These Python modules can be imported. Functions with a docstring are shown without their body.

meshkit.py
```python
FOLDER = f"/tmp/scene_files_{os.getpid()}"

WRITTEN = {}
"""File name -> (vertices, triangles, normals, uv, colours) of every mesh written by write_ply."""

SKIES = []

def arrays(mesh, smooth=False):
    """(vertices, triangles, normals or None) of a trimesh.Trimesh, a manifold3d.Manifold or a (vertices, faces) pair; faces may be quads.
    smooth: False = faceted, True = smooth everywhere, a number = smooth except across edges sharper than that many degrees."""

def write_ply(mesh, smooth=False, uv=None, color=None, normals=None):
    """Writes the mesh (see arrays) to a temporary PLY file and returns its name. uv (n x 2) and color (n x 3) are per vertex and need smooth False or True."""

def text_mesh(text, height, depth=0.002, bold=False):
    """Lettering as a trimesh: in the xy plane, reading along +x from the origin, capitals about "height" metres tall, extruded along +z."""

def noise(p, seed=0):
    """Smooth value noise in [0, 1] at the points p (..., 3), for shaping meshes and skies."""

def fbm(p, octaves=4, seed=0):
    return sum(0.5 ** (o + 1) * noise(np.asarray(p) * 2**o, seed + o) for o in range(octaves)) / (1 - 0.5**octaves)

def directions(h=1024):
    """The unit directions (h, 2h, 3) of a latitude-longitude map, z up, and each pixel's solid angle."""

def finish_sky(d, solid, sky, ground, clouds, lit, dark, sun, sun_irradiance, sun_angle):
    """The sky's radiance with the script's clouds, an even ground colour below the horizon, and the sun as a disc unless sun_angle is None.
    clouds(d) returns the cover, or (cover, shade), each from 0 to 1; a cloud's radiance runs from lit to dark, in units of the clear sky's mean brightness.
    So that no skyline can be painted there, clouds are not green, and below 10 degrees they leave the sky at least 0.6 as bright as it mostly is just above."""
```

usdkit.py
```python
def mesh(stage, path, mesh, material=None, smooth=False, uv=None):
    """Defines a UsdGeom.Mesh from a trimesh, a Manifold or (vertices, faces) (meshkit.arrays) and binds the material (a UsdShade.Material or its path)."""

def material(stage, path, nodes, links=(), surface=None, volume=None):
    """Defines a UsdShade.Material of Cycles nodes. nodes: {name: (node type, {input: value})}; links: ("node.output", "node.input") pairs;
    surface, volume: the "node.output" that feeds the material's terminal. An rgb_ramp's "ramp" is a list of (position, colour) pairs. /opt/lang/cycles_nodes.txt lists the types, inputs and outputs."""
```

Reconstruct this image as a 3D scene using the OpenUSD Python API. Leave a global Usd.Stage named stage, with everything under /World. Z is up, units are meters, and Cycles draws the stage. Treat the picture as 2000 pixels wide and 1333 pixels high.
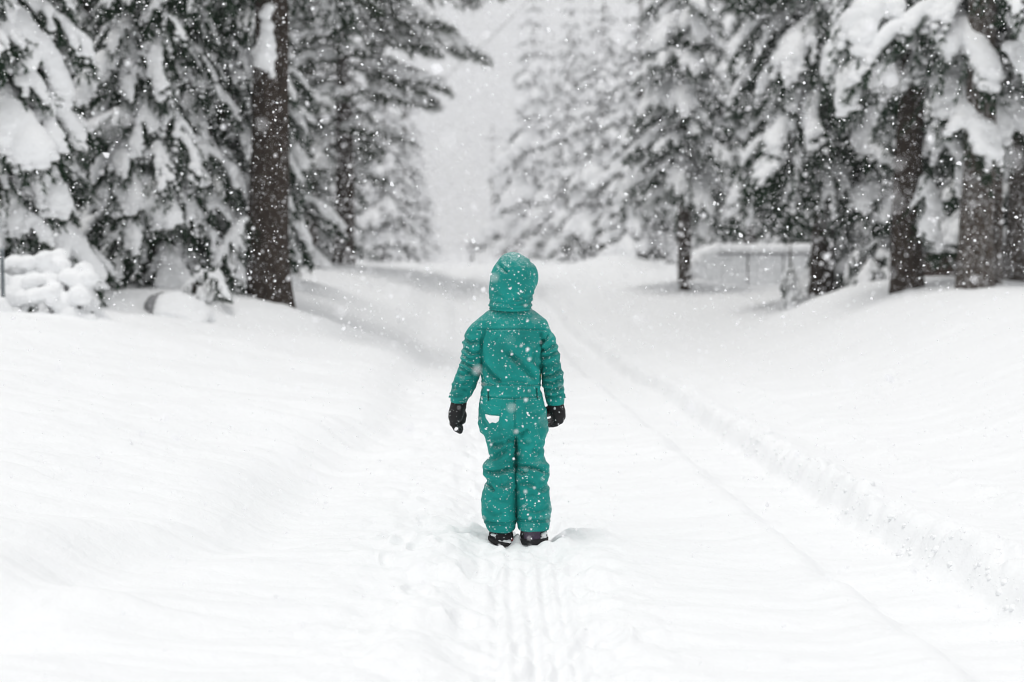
import math, random
import numpy as np, trimesh, usdkit, meshkit
from scipy.interpolate import RBFInterpolator
from scipy.spatial import cKDTree
from pxr import Usd, UsdGeom, UsdLux, UsdShade, Gf, Sdf, Vt

# ------------------------------------------------------------------ camera, sky, sun, exposure
stage = Usd.Stage.CreateInMemory()
UsdGeom.Xform.Define(stage, '/World')
CAM_H, F, HORIZON = 1.15, 50 / 36 * 2000, 500.0
PITCH = math.atan((666.5 - HORIZON) / F)
camera = UsdGeom.Camera.Define(stage, '/World/camera')
camera.CreateFocalLengthAttr(50.0); camera.CreateHorizontalApertureAttr(36.0)
camera.CreateFStopAttr(1.8); camera.CreateFocusDistanceAttr(5.6)
camera.CreateExposureAttr(0.17)
camera.AddTranslateOp().Set((0, 0, CAM_H)); camera.AddRotateXOp().Set(90 - math.degrees(PITCH))

SUN_DIR = np.array([-0.18, -0.12, 0.95]); SUN_DIR /= np.linalg.norm(SUN_DIR)
def M(name, nodes, links=(), surface=None, volume=None):
    return usdkit.material(stage, '/World/Looks/' + name, nodes, links, surface, volume)
sky_mat = M('overcast_sky', {
    's': ('sky_texture', dict(sky_type='single_scattering', sun_disc=False, sun_elevation=math.asin(SUN_DIR[2]), sun_rotation=math.atan2(SUN_DIR[0], SUN_DIR[1]))),
    'tc': ('texture_coordinate', {}),
    'n': ('noise_texture', dict(scale=1.6, detail=4, roughness=.5)),
    'r': ('rgb_ramp', dict(ramp=[(.25, (6.2, 6.3, 6.4)), (.75, (7.2, 7.2, 7.2))])),
    'm': ('mix', dict(fac=.96)),
    'b': ('background_shader', dict(strength=.1))},
    [('tc.generated', 'n.vector'), ('n.fac', 'r.fac'), ('s.color', 'm.color1'), ('r.color', 'm.color2'), ('m.color', 'b.color')], surface='b.background')
sky = UsdLux.DomeLight.Define(stage, '/World/sky')
UsdShade.MaterialBindingAPI.Apply(sky.GetPrim()).Bind(sky_mat)
sun = UsdLux.DistantLight.Define(stage, '/World/sun')
sun.CreateNormalizeAttr(True); sun.CreateIntensityAttr(.3); sun.CreateAngleAttr(20.0); sun.CreateColorAttr((1, .98, .95))
rot = Gf.Rotation(Gf.Vec3d(0, 0, 1), Gf.Vec3d(*SUN_DIR.tolist()))
sun.AddOrientOp(UsdGeom.XformOp.PrecisionFloat).Set(Gf.Quatf(rot.GetQuat()))

# ------------------------------------------------------------------ helpers
def at(px, py, Y):
    """The world point seen at a pixel of the 2000-wide photograph, at distance Y."""
    d = np.array([(px - 1000) / F, 1.0, (666.5 - py) / F])
    c, s = math.cos(PITCH), math.sin(PITCH)
    w = np.array([d[0], d[1] * c + d[2] * s, -d[1] * s + d[2] * c])
    return np.array([0, 0, CAM_H]) + w * (Y / w[1])

used = {}
def numbered(parent, name):
    k = used.get((parent, name), -1) + 1
    used[(parent, name)] = k
    return f'{parent}/{name}' + (f'_{k:03d}' if k else '')

def path_of(parent):
    return '/World' if parent is None else (parent if isinstance(parent, str) else str(parent.GetPath()))

def obj(name, mesh, material, parent=None, smooth=True):
    return usdkit.mesh(stage, numbered(path_of(parent), name), mesh, material, smooth).GetPrim()

def tag(p, label=None, cat=None, group=None, kind=None):
    for k, v in (('label', label), ('category', cat), ('group', group), ('kind', kind)):
        if v: p.SetCustomDataByKey(k, v)
    return p

def thing(name, label, cat, loc=(0, 0, 0), rz=0, group=None):
    x = UsdGeom.Xform.Define(stage, numbered('/World', name))
    x.AddTranslateOp().Set(Gf.Vec3d(*map(float, loc)))
    if rz: x.AddRotateZOp().Set(float(rz))
    return tag(x.GetPrim(), label, cat, group)

def place(name, proto, parent, loc, rot=(0, 0, 0), scale=1.0):
    x = UsdGeom.Xform.Define(stage, numbered(path_of(parent), name))
    x.AddTranslateOp().Set(Gf.Vec3d(*map(float, loc)))
    x.AddRotateXYZOp().Set(Gf.Vec3f(*map(float, rot)))
    if np.ndim(scale) or scale != 1.0:
        s = (scale,) * 3 if np.ndim(scale) == 0 else scale
        x.AddScaleOp().Set(Gf.Vec3f(*map(float, s)))
    p = x.GetPrim(); p.GetReferences().AddInternalReference(proto); p.SetInstanceable(True)
    return p

def join(parts):
    vs, fs, n = [], [], 0
    for v, f in parts:
        v, f = np.asarray(v, float), np.asarray(f, int)
        if f.shape[1] == 4: f = np.vstack([f[:, [0, 1, 2]], f[:, [0, 2, 3]]])
        vs.append(v); fs.append(f + n); n += len(v)
    return np.vstack(vs), np.vstack(fs)

def tube(points, radii, seg=12, caps=True):
    P = np.asarray(points, float); R = np.broadcast_to(np.asarray(radii, float), (len(P),))
    T = np.gradient(P, axis=0); T /= np.linalg.norm(T, axis=1, keepdims=True) + 1e-12
    ref = np.array([0, 0, 1.0]) if abs(T[:, 2]).mean() < .8 else np.array([1.0, 0, 0])
    U = np.cross(T, ref); U /= np.linalg.norm(U, axis=1, keepdims=True) + 1e-12
    V = np.cross(T, U)
    a = np.linspace(0, 2 * np.pi, seg, endpoint=False)
    ring = P[:, None] + R[:, None, None] * (np.cos(a)[None, :, None] * U[:, None] + np.sin(a)[None, :, None] * V[:, None])
    v = ring.reshape(-1, 3); n = len(P)
    i = np.arange(n - 1)[:, None] * seg; j = np.arange(seg)[None]; k = (j + 1) % seg
    q = np.stack([i + j, i + seg + j, i + seg + k, i + k], -1).reshape(-1, 4)
    f = np.vstack([q[:, [0, 1, 2]], q[:, [0, 2, 3]]])
    if caps:
        v = np.vstack([v, P[:1], P[-1:]]); b = n * seg
        j = np.arange(seg); k = (j + 1) % seg
        f = np.vstack([f, np.stack([np.full(seg, b), j, k], 1), np.stack([np.full(seg, b + 1), (n - 1) * seg + k, (n - 1) * seg + j], 1)])
    return v, f

def nets(Fv, origin, h):
    """Surface nets of a sampled distance field (inside < 0)."""
    inside = Fv < 0
    c = [inside[i:i - 1 or None, j:j - 1 or None, k:k - 1 or None] for i in (0, 1) for j in (0, 1) for k in (0, 1)]
    cnt = sum(x.astype(np.int8) for x in c)
    I, J, K = np.nonzero((cnt > 0) & (cnt < 8))
    idx = np.full(cnt.shape, -1, np.int64); idx[I, J, K] = np.arange(len(I))
    acc, num = np.zeros((len(I), 3)), np.zeros(len(I))
    corners = [np.array(x) for x in np.ndindex(2, 2, 2)]
    val = [Fv[I + o[0], J + o[1], K + o[2]].astype(float) for o in corners]
    for a in range(8):
        for b in range(a + 1, 8):
            d = corners[b] - corners[a]
            if np.abs(d).sum() != 1: continue
            cross = (val[a] < 0) != (val[b] < 0)
            t = np.where(cross, val[a] / np.where(cross, val[a] - val[b], 1), 0)
            acc += np.where(cross[:, None], corners[a] + t[:, None] * d, 0); num += cross
    v = np.asarray(origin) + h * (np.stack([I, J, K], 1) + acc / num[:, None])
    quads = []
    for ax in range(3):
        sl0 = [slice(1, -1)] * 3; sl1 = [slice(1, -1)] * 3
        sl0[ax] = slice(0, -1); sl1[ax] = slice(1, None)
        A, B = inside[tuple(sl0)], inside[tuple(sl1)]
        e = np.stack(np.nonzero(A != B), 1)
        if not len(e): continue
        s = A[tuple(e.T)]
        off = np.ones(3, int); off[ax] = 0
        e = e + off
        u, w = [(1, 2), (2, 0), (0, 1)][ax]
        def cell(du, dw):
            q = e.copy(); q[:, u] -= du; q[:, w] -= dw
            return idx[q[:, 0], q[:, 1], q[:, 2]]
        q = np.stack([cell(1, 1), cell(0, 1), cell(0, 0), cell(1, 0)], 1)
        q[~s] = q[~s][:, ::-1]
        quads.append(q)
    q = np.vstack(quads); q = q[(q >= 0).all(1)]
    return v, np.vstack([q[:, [0, 1, 2]], q[:, [0, 2, 3]]])

def grid(lo, hi, h):
    lo, hi = np.asarray(lo, float), np.asarray(hi, float)
    n = np.ceil((hi - lo) / h).astype(int) + 1
    ax = [(lo[i] + h * np.arange(n[i])).astype(np.float32) for i in range(3)]
    return np.meshgrid(*ax, indexing='ij', sparse=True), lo

def normals(v, f):
    return meshkit.arrays((v, f), True)[2]

def smin(a, b, k):
    h = np.clip(.5 + .5 * (b - a) / k, 0, 1)
    return b + (a - b) * h - k * h * (1 - h)

def capsule(X, Y, Z, a, b, ra, rb):
    a, b = np.asarray(a, float), np.asarray(b, float); d = b - a; L = (d @ d) + 1e-12
    t = np.clip(((X - a[0]) * d[0] + (Y - a[1]) * d[1] + (Z - a[2]) * d[2]) / L, 0, 1)
    return np.sqrt((X - a[0] - t * d[0]) ** 2 + (Y - a[1] - t * d[1]) ** 2 + (Z - a[2] - t * d[2]) ** 2) - (ra + (rb - ra) * t)

def ellipsoid(X, Y, Z, c, r):
    k = np.sqrt(((X - c[0]) / r[0]) ** 2 + ((Y - c[1]) / r[1]) ** 2 + ((Z - c[2]) / r[2]) ** 2)
    return (k - 1) * min(r)

# ------------------------------------------------------------------ materials
POS = ('geometry', {})
snow_mat = M('snow', {
    'g': POS, 'n1': ('noise_texture', dict(scale=9, detail=5, roughness=.6)), 'n2': ('noise_texture', dict(scale=120, detail=3, roughness=.6)),
    'b1': ('bump', dict(strength=.5, distance=.03)), 'b2': ('bump', dict(strength=.35, distance=.005)),
    'p': ('principled_bsdf', dict(base_color=(.885, .893, .90), roughness=.75, specular_ior_level=.25))},
    [('g.position', 'n1.vector'), ('g.position', 'n2.vector'), ('n1.fac', 'b1.height'), ('n2.fac', 'b2.height'), ('b1.normal', 'b2.normal'), ('b2.normal', 'p.normal')], surface='p.BSDF')
pad_mat = M('branch_snow', {
    'tc': ('texture_coordinate', {}), 'n1': ('noise_texture', dict(scale=14, detail=5, roughness=.6)),
    'b1': ('bump', dict(strength=.5, distance=.02)),
    'p': ('principled_bsdf', dict(base_color=(.88, .888, .895), roughness=.8, specular_ior_level=.2))},
    [('tc.object', 'n1.vector'), ('n1.fac', 'b1.height'), ('b1.normal', 'p.normal')], surface='p.BSDF')

def needle_material(name, dark, mid, frost):
    return M(name, {
        'g': POS, 'r': ('rgb_ramp', dict(ramp=[(0, dark), (.6, mid), (1 - frost, mid), (1 - frost + .03, (.55, .57, .57)), (1, (.75, .76, .77))])),
        'd': ('principled_bsdf', dict(roughness=.75, specular_ior_level=.2)), 't': ('translucent_bsdf', {}), 'm': ('mix_closure', dict(fac=.15))},
        [('g.random_per_island', 'r.fac'), ('r.color', 'd.base_color'), ('r.color', 't.color'), ('d.BSDF', 'm.closure1'), ('t.BSDF', 'm.closure2')], surface='m.closure')
needle_mat = needle_material('spruce_needles', (.012, .034, .015), (.036, .072, .034), .3)
pine_mat = needle_material('pine_needles', (.022, .040, .018), (.068, .092, .046), .6)
far_mat = needle_material('far_needles', (.018, .028, .018), (.046, .058, .044), .58)

def bark_material(name, a, b, snow):
    """Dark furrowed bark with wind-blown snow caught in its cracks."""
    return M(name, {
        'tc': ('texture_coordinate', {}), 'mp': ('mapping', dict(scale=(1, 1, .28))),
        'v': ('voronoi_texture', dict(scale=28, feature='distance_to_edge')), 'n': ('noise_texture', dict(scale=22, detail=6, roughness=.65)),
        'n2': ('noise_texture', dict(scale=30, detail=6, roughness=.75)),
        'r': ('rgb_ramp', dict(ramp=[(.25, a), (.75, b)])), 'rs': ('rgb_ramp', dict(ramp=[(.64 - snow, (0, 0, 0)), (.80 - snow, (.8, .8, .8))])),
        'mx': ('mix', dict(color2=(.82, .83, .84))),
        'h': ('math', dict(math_type='add')), 'bp': ('bump', dict(strength=.9, distance=.02)),
        'p': ('principled_bsdf', dict(roughness=.9, specular_ior_level=.15))},
        [('tc.object', 'mp.vector'), ('mp.vector', 'v.vector'), ('mp.vector', 'n.vector'), ('tc.object', 'n2.vector'), ('n.fac', 'r.fac'), ('n2.fac', 'rs.fac'), ('rs.color', 'mx.fac'), ('r.color', 'mx.color1'),
         ('mx.color', 'p.base_color'), ('v.distance', 'h.value1'), ('n.fac', 'h.value2'), ('h.value', 'bp.height'), ('bp.normal', 'p.normal')], surface='p.BSDF')
bark_mat = bark_material('pine_bark', (.020, .015, .012), (.07, .055, .046), .0)
snowy_bark_mat = bark_material('snow_flecked_bark', (.026, .020, .016), (.10, .08, .066), .12)
post_bark_mat = bark_material('weathered_pole_wood', (.04, .033, .028), (.085, .07, .06), .06)

def plain(name, c, rough=.7, spec=.3, scale=30, var=.25, bump=.1, dist=.003):
    lo = tuple(x * (1 - var) for x in c); hi = tuple(min(1, x * (1 + var)) for x in c)
    return M(name, {'tc': ('texture_coordinate', {}), 'n': ('noise_texture', dict(scale=scale, detail=4)), 'r': ('rgb_ramp', dict(ramp=[(.3, lo), (.7, hi)])),
                    'b': ('bump', dict(strength=bump, distance=dist)), 'p': ('principled_bsdf', dict(roughness=rough, specular_ior_level=spec))},
             [('tc.object', 'n.vector'), ('n.fac', 'r.fac'), ('r.color', 'p.base_color'), ('n.fac', 'b.height'), ('b.normal', 'p.normal')], surface='p.BSDF')

# ------------------------------------------------------------------ the snow-covered ground
ctrl = []
def cp(px, py, Y):
    p = at(px, py, Y); ctrl.append((p[0], Y, p[2]))
def cw(x, y, h): ctrl.append((x, y, h))
for x, y, h in [(0, -8, 0), (0, 0, 0), (0, 3.8, 0), (0, 5.65, 0), (-.1, 9, 0), (-.4, 15, .0), (-.9, 25, .04), (-2, 45, .2), (-3.5, 80, .55), (-6.5, 150, 1.0), (1.6, 5, 0), (1.45, 8.4, 0), (1.2, 15, 0),
                (.87, 24, .04), (1.8, 0, 0), (1.8, -8, 0), (-1.1, 4.5, .05), (-1.5, 6, .1), (-2.1, 8, .22), (-3, 8, .40), (-2, 12, .22), (-1.2, 15, .1), (-1.6, 20, .17), (-4.5, 6, .6), (-6, 10, .75),
                (-8, 15, .85), (-10, 25, .95), (-2.6, 3.8, .3), (-3, 0, .3), (-3, -8, .4), (-6, 0, .7), (-6, -8, .7), (-20, 0, .9), (-20, 20, .9), (-30, 60, 1.1),
                (2.3, 6, .07), (2.5, 9, .12), (2.6, 13, .17), (2.5, 18, .13), (4.7, 8, .8), (4.6, 10, .8), (5, 5, .8), (5, 0, .8), (5, -8, .8), (3.2, 8, .12), (3.2, 3, .1), (3.2, -4, .1), (7, 14, .7), (7, 8, .75), (8, 18, .65),
                (20, 0, .8), (20, 20, .8), (10, 26, .65), (15, 40, .8), (30, 60, 1.1), (-60, 150, 1.3), (60, 150, 1.3), (0, 220, 1.35), (-10, 60, 1.0), (6, 60, .95), (3, 90, 1.05), (-12, 100, 1.2)]:
    cw(x, y, h)
for q in [(0, 648, 10.5), (0, 640, 11.2), (200, 628, 12), (440, 612, 13.3), (525, 588, 14.5), (600, 558, 18), (700, 533, 25), (800, 522, 38), (620, 513, 30),
          (2000, 586, 13), (1800, 575, 15), (1660, 560, 17.5), (1605, 563, 19), (1480, 655, 19), (1430, 645, 20.5), (1900, 660, 11.5), (1750, 640, 13.5), (1640, 625, 16),
          (1300, 650, 20), (1300, 605, 25), (1450, 598, 24), (1545, 594, 21), (1450, 562, 30), (1150, 518, 36), (1240, 530, 32), (1060, 565, 31), (1040, 532, 45), (1330, 547, 28), (1600, 572, 22)]:
    cp(*q)
ctrl = np.array(ctrl)
def warp(x, y):
    y = np.maximum(y, -9.5)
    return np.stack([x / (np.maximum(y, 0) + 5) * 12, 10 * np.log((y + 12) / 12)], -1)
rbf = RBFInterpolator(warp(ctrl[:, 0], ctrl[:, 1]), ctrl[:, 2], kernel='linear', smoothing=.001)
_gx, _gv = np.linspace(-40, 40, 401), np.linspace(-16, 32, 321)
_tab = rbf(np.stack(np.meshgrid(_gx, _gv, indexing='ij'), -1).reshape(-1, 2)).reshape(401, 321)
from scipy.ndimage import gaussian_filter, map_coordinates
_tab = gaussian_filter(_tab, 1.0)
def base_height(x, y):
    w = warp(np.asarray(x, float), np.asarray(y, float))
    return map_coordinates(_tab, [(w[..., 0] + 40) / .2, (w[..., 1] + 16) / .15], order=1, mode='nearest')

rng = np.random.default_rng(5)
track_y = np.array([-60, 0, 4.84, 8.4, 15, 24.6, 45, 80, 150, 400]); track_x = np.array([1.95, 1.85, 1.72, 1.45, 1.17, .87, -.3, -2.2, -6, -20])
left_y = np.array([-60, 0, 5.65, 9, 15, 25, 45, 80, 150, 400]); left_x = np.array([.3, .1, .02, -.1, -.38, -.85, -1.9, -3.7, -7.4, -21])
steps = []
for k in range(34):
    y = 3.2 + k * .34
    steps.append((np.interp(y, left_y, left_x) + (.13 if k % 2 else -.13) * rng.uniform(.5, 1.9) + rng.normal(0, .05), y + rng.normal(0, .08), rng.uniform(.55, 1.25)))
for k in range(12):
    y = rng.uniform(3.3, 7.2)
    steps.append((np.interp(y, left_y, left_x) + rng.normal(-.25, .3), y, rng.uniform(.4, .9)))
steps = [s for s in steps if not (5.3 < s[1] < 6.0 and abs(s[0]) < .28)]

def height(x, y, fine=True):
    x, y = np.asarray(x, float), np.asarray(y, float)
    h = base_height(x, y)
    d = np.hypot(x, y) + 1
    P = np.stack([x, y, 0 * x], -1)
    off = np.clip(np.abs(x - .9) - 1.0, 0, 1.5) / 1.5
    h += (.16 + .16 * np.clip((d - 10) / 30, 0, 1)) * off * (meshkit.fbm(P * [.45, .3, 1], 3, 11) - .5)
    # ploughed berm on the right, ending at the driveway, and the mounds beyond it
    bx = x - 4.35 - .12 * np.sin(y * .7); be = 1 / (1 + np.exp(-(y - 4) / 1.2)) / (1 + np.exp((y - 18.2) / .8))
    h += be * (.075 * np.exp(-np.where(bx < 0, (bx / .75) ** 2, (bx / 1.6) ** 2)) * (.75 + .6 * meshkit.noise(P * .9, 15)) - .07 * np.exp(-((bx + 1.7) / .6) ** 2))
    h += .30 * np.exp(-((x - 2.6) / 1.0) ** 2 - ((y - 36) / 1.6) ** 2) + .18 * np.exp(-((x - 3.4) / .8) ** 2 - ((y - 31) / 1.2) ** 2)
    if not fine: return h
    # drifted ripples across the road, wind relief on the banks
    wx = x + .5 * meshkit.noise(P * .8, 31); wy = y + .35 * meshkit.fbm(P * [.7, .7, 1], 3, 33)
    rip = meshkit.fbm(np.stack([wx * 1.3, wy * 7.5, 0 * x], -1), 3, 3) - .5
    h += rip * .055 * (.4 + .6 * meshkit.noise(P * .5, 4))
    h += .012 * (meshkit.fbm(P * [3, 5, 1], 3, 8) - .5) + .085 * (1 - off) * (meshkit.fbm(P * [.9, 1.1, 1], 2, 9) - .5)
    band = meshkit.fbm(np.stack([(x * .8 + y * .6) * .5, (x * -.6 + y * .8) * 2.2, 0 * x], -1), 3, 21) - .5
    h += .20 * off * (x < 0) * band
    # toe of the left bank, where the drifted slope meets the packed road
    toe = np.interp(y, [-60, 3, 4.2, 5.8, 9, 16, 30, 60, 400], [-2.2, -1.9, -1.55, -1.08, -.8, -1.0, -1.9, -3.6, -21.5]) + .18 * (meshkit.fbm(P * [.9, .9, 1], 2, 45) - .5)
    h += .11 / (1 + np.exp((x - toe + .12) / .07)) * np.clip((30 - y) / 15, 0, 1) - .03 * np.exp(-((x - toe - .1) / .16) ** 2)
    # right-hand wheel track with its broken snow wall
    xc = np.interp(y, track_y, track_x); u = x - xc
    wob = .05 * (meshkit.fbm(P * [2, 2.5, 1], 3, 40) - .5)
    clump = meshkit.fbm(P * 8, 3, 41) - .5; clump2 = np.maximum(meshkit.noise(P * 14, 42) - .5, 0)
    w = u + wob + .07 * (meshkit.fbm(P * 5, 3, 44) - .5)
    near = np.clip((16 - y) / 9, .25, 1)
    groove = 1 / (1 + np.exp(-(w + .46) / .035)) * 1 / (1 + np.exp((w - .02) / .016))
    h -= .095 * groove
    wall = np.exp(-((w - .12) / .11) ** 2)
    h += wall * (.040 + near * (.11 * clump + .06 * clump2))
    h += .025 * np.exp(-((w + .55) / .12) ** 2)
    w2 = u - np.maximum(.28, 1.24 - .059 * y) + wob * 1.5
    h += np.exp(-(w2 / .08) ** 2) * (.015 + .09 * near * np.maximum(clump, 0)) - .03 * np.exp(-((w2 + .25) / .16) ** 2)
    # packed path the child walks on
    u = x - np.interp(y, left_y, left_x)
    path = np.exp(-(np.abs(u + wob) / .24) ** 4)
    h -= .055 * path
    ribs = np.cos(2 * np.pi * u / .058 + 2.5 * (meshkit.noise(P * [1, 1.2, 1], 50) - .5))
    rmask = np.clip((meshkit.noise(P * [2.2, 1.1, 1], 51) - .25) * 5, 0, 1) * np.exp(-((u - .06) / .17) ** 4) * np.where(y < 5.45, 1, np.clip((16 - y) / 12, 0, 1) * .8)
    h += .009 * ribs * rmask
    pr = np.exp(-(np.abs(u + .1) / .55) ** 4) * (y < 16)
    h += pr * (.075 * (meshkit.fbm(P * 6.5, 3, 52) - .5) + .05 * np.abs(meshkit.fbm(P * [9, 7, 1], 3, 53) - .5))
    h += .07 * np.exp(-((x + 1.45) / .35) ** 2 - ((y - 4.25) / .22) ** 2)
    sel = (y > 2) & (y < 18) & (np.abs(x) < 2.2)
    xs, ys, add = x[sel], y[sel], np.zeros(sel.sum())
    PP = np.stack([xs, ys, 0 * xs], -1); wx_ = .07 * (meshkit.fbm(PP * 9, 3, 61) - .5); wy_ = .10 * (meshkit.fbm(PP * 8, 3, 62) - .5)
    for sx, sy, s in steps:
        q = np.sqrt(((xs - sx + wx_) / (.058 * s)) ** 2 + ((ys - sy + wy_) / (.11 * s)) ** 2)
        add += -.026 * s / (1 + np.exp(np.minimum((q - 1) * 7, 50))) + .013 * s * np.exp(-((q - 1.35) / .3) ** 2)
    h[sel] += add
    # trodden hollow round the boots
    spot = np.exp(-(((x - .03) / .34) ** 4 + ((y - 5.42) / .62) ** 4))
    h += spot * (.026 + .026 * (meshkit.fbm(P * 24, 3, 60) - .5))
    h -= .006 * np.exp(-((x - .03) / .16) ** 4 - ((y - 5.75) / .12) ** 4)
    for bx, by, s, a in [(-.24, 5.76, .12, .016), (.26, 5.78, .12, .018), (.03, 5.63, .022, .03), (-.17, 5.58, .06, .02), (.2, 5.6, .05, .03), (.19, 5.54, .04, .02),
                         (.085, 5.54, .022, .008), (.14, 5.545, .02, .010), (-.10, 5.55, .028, .010), (-.055, 5.535, .018, .005), (.04, 5.555, .03, .016), (.12, 5.55, .016, .012)]:
        h += a * np.exp(-((x - bx) ** 2 + (y - by) ** 2) / s ** 2)
    return h

ys = [2.6]
while ys[-1] < 120: ys.append(ys[-1] + (.011 if 5.3 < ys[-1] < 5.95 else ys[-1] * (.0032 if ys[-1] < 12 else .0075)))
ys = np.concatenate([np.linspace(-60, 2.4, 60), ys, np.geomspace(ys[-1] * 1.03, 260, 14)])
k = np.linspace(-1, 1, 681); inner = np.sign(k) * (.75 * np.abs(k) + .25 * np.abs(k) ** 3)
S = np.maximum(ys, 2) + 1.2
Xin = inner[None] * .52 * S[:, None]
out = np.linspace(0, 1, 26)[1:] ** 1.8
Xo = .52 * S[:, None] + (150 - .52 * S[:, None]) * out[None]
X = np.hstack([-Xo[:, ::-1], Xin, Xo]); Yg = np.broadcast_to(ys[:, None], X.shape)
Hh = height(X.ravel().copy(), Yg.ravel().copy())
n, m = X.shape
i = (np.arange(n - 1)[:, None] * m + np.arange(m - 1)[None]).ravel()
ground = obj('snowy_ground', (np.stack([X.ravel(), Yg.ravel(), Hh], 1), np.stack([i, i + 1, i + m + 1, i + m], 1)), snow_mat)
tag(ground, 'deep white snow over the road and both banks, with wheel tracks and footprints', 'snow', kind='structure')

def gh(x, y):
    return float(height(np.array([x]), np.array([y]), False)[0])

# loose crumbs of snow broken from the track wall and kicked up on the path
rs = np.random.default_rng(15)
cy = 3.0 * (16 / 3.0) ** rs.uniform(0, 1, 1500); cx = np.interp(cy, track_y, track_x) + np.abs(rs.normal(.02, .09, 1500)) * np.where(rs.uniform(size=1500) < .75, 1, -1.2)
py_ = rs.uniform(3.0, 9, 500); px_ = np.interp(py_, left_y, left_x) + rs.normal(0, .32, 500); py_[250:] = 2.0
c2y = 3.5 * (12 / 3.5) ** rs.uniform(0, 1, 260); c2x = np.interp(c2y, track_y, track_x) + np.maximum(.28, 1.24 - .059 * c2y) + rs.normal(0, .05, 260)
cx, cy = np.concatenate([cx, px_, c2x]), np.concatenate([cy, py_, c2y])
cr = .010 * np.exp(.5 * rs.normal(size=len(cx))); cr[:1500] *= np.where(np.arange(1500) % 2 == 0, .8, .25); cr[1500:2000] *= .5; cr[2000:] *= .7; cr = np.minimum(cr, .028)
away = ~((np.abs(cx - .02) < .2) & (cy > 5.4) & (cy < 6.0))
cx, cy, cr = cx[away], cy[away], cr[away]
ch = height(cx.copy(), cy.copy())
crumbs = UsdGeom.PointInstancer.Define(stage, '/World/loose_snow')
tag(crumbs.GetPrim(), 'loose crumbs of broken snow along the wheel track and footpath', 'snow', kind='stuff')
paths = []
for k in range(4):
    ico = trimesh.creation.icosphere(2, 1.0); v = np.array(ico.vertices); v = v * (1 + .9 * (meshkit.fbm(v * 1.4 + 7 * k, 3, k) - .5))[:, None] * [1, .85, .7]
    paths.append(usdkit.mesh(stage, f'/World/loose_snow/crumb_{k}', (v, ico.faces), snow_mat, True).GetPath())
crumbs.CreatePrototypesRel().SetTargets(paths)
crumbs.CreateProtoIndicesAttr(Vt.IntArray.FromNumpy(rs.integers(0, 4, len(cx)).astype(np.int32)))
crumbs.CreatePositionsAttr(Vt.Vec3fArray.FromNumpy(np.stack([cx, cy, ch - cr * .25], 1).astype(np.float32)))
crumbs.CreateScalesAttr(Vt.Vec3fArray.FromNumpy(np.repeat(cr[:, None], 3, 1).astype(np.float32)))
aa = rs.uniform(0, 2 * np.pi, len(cx))
crumbs.CreateOrientationsAttr(Vt.QuathArray([Gf.Quath(math.cos(a / 2), 0, 0, math.sin(a / 2)) for a in aa]))

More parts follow.
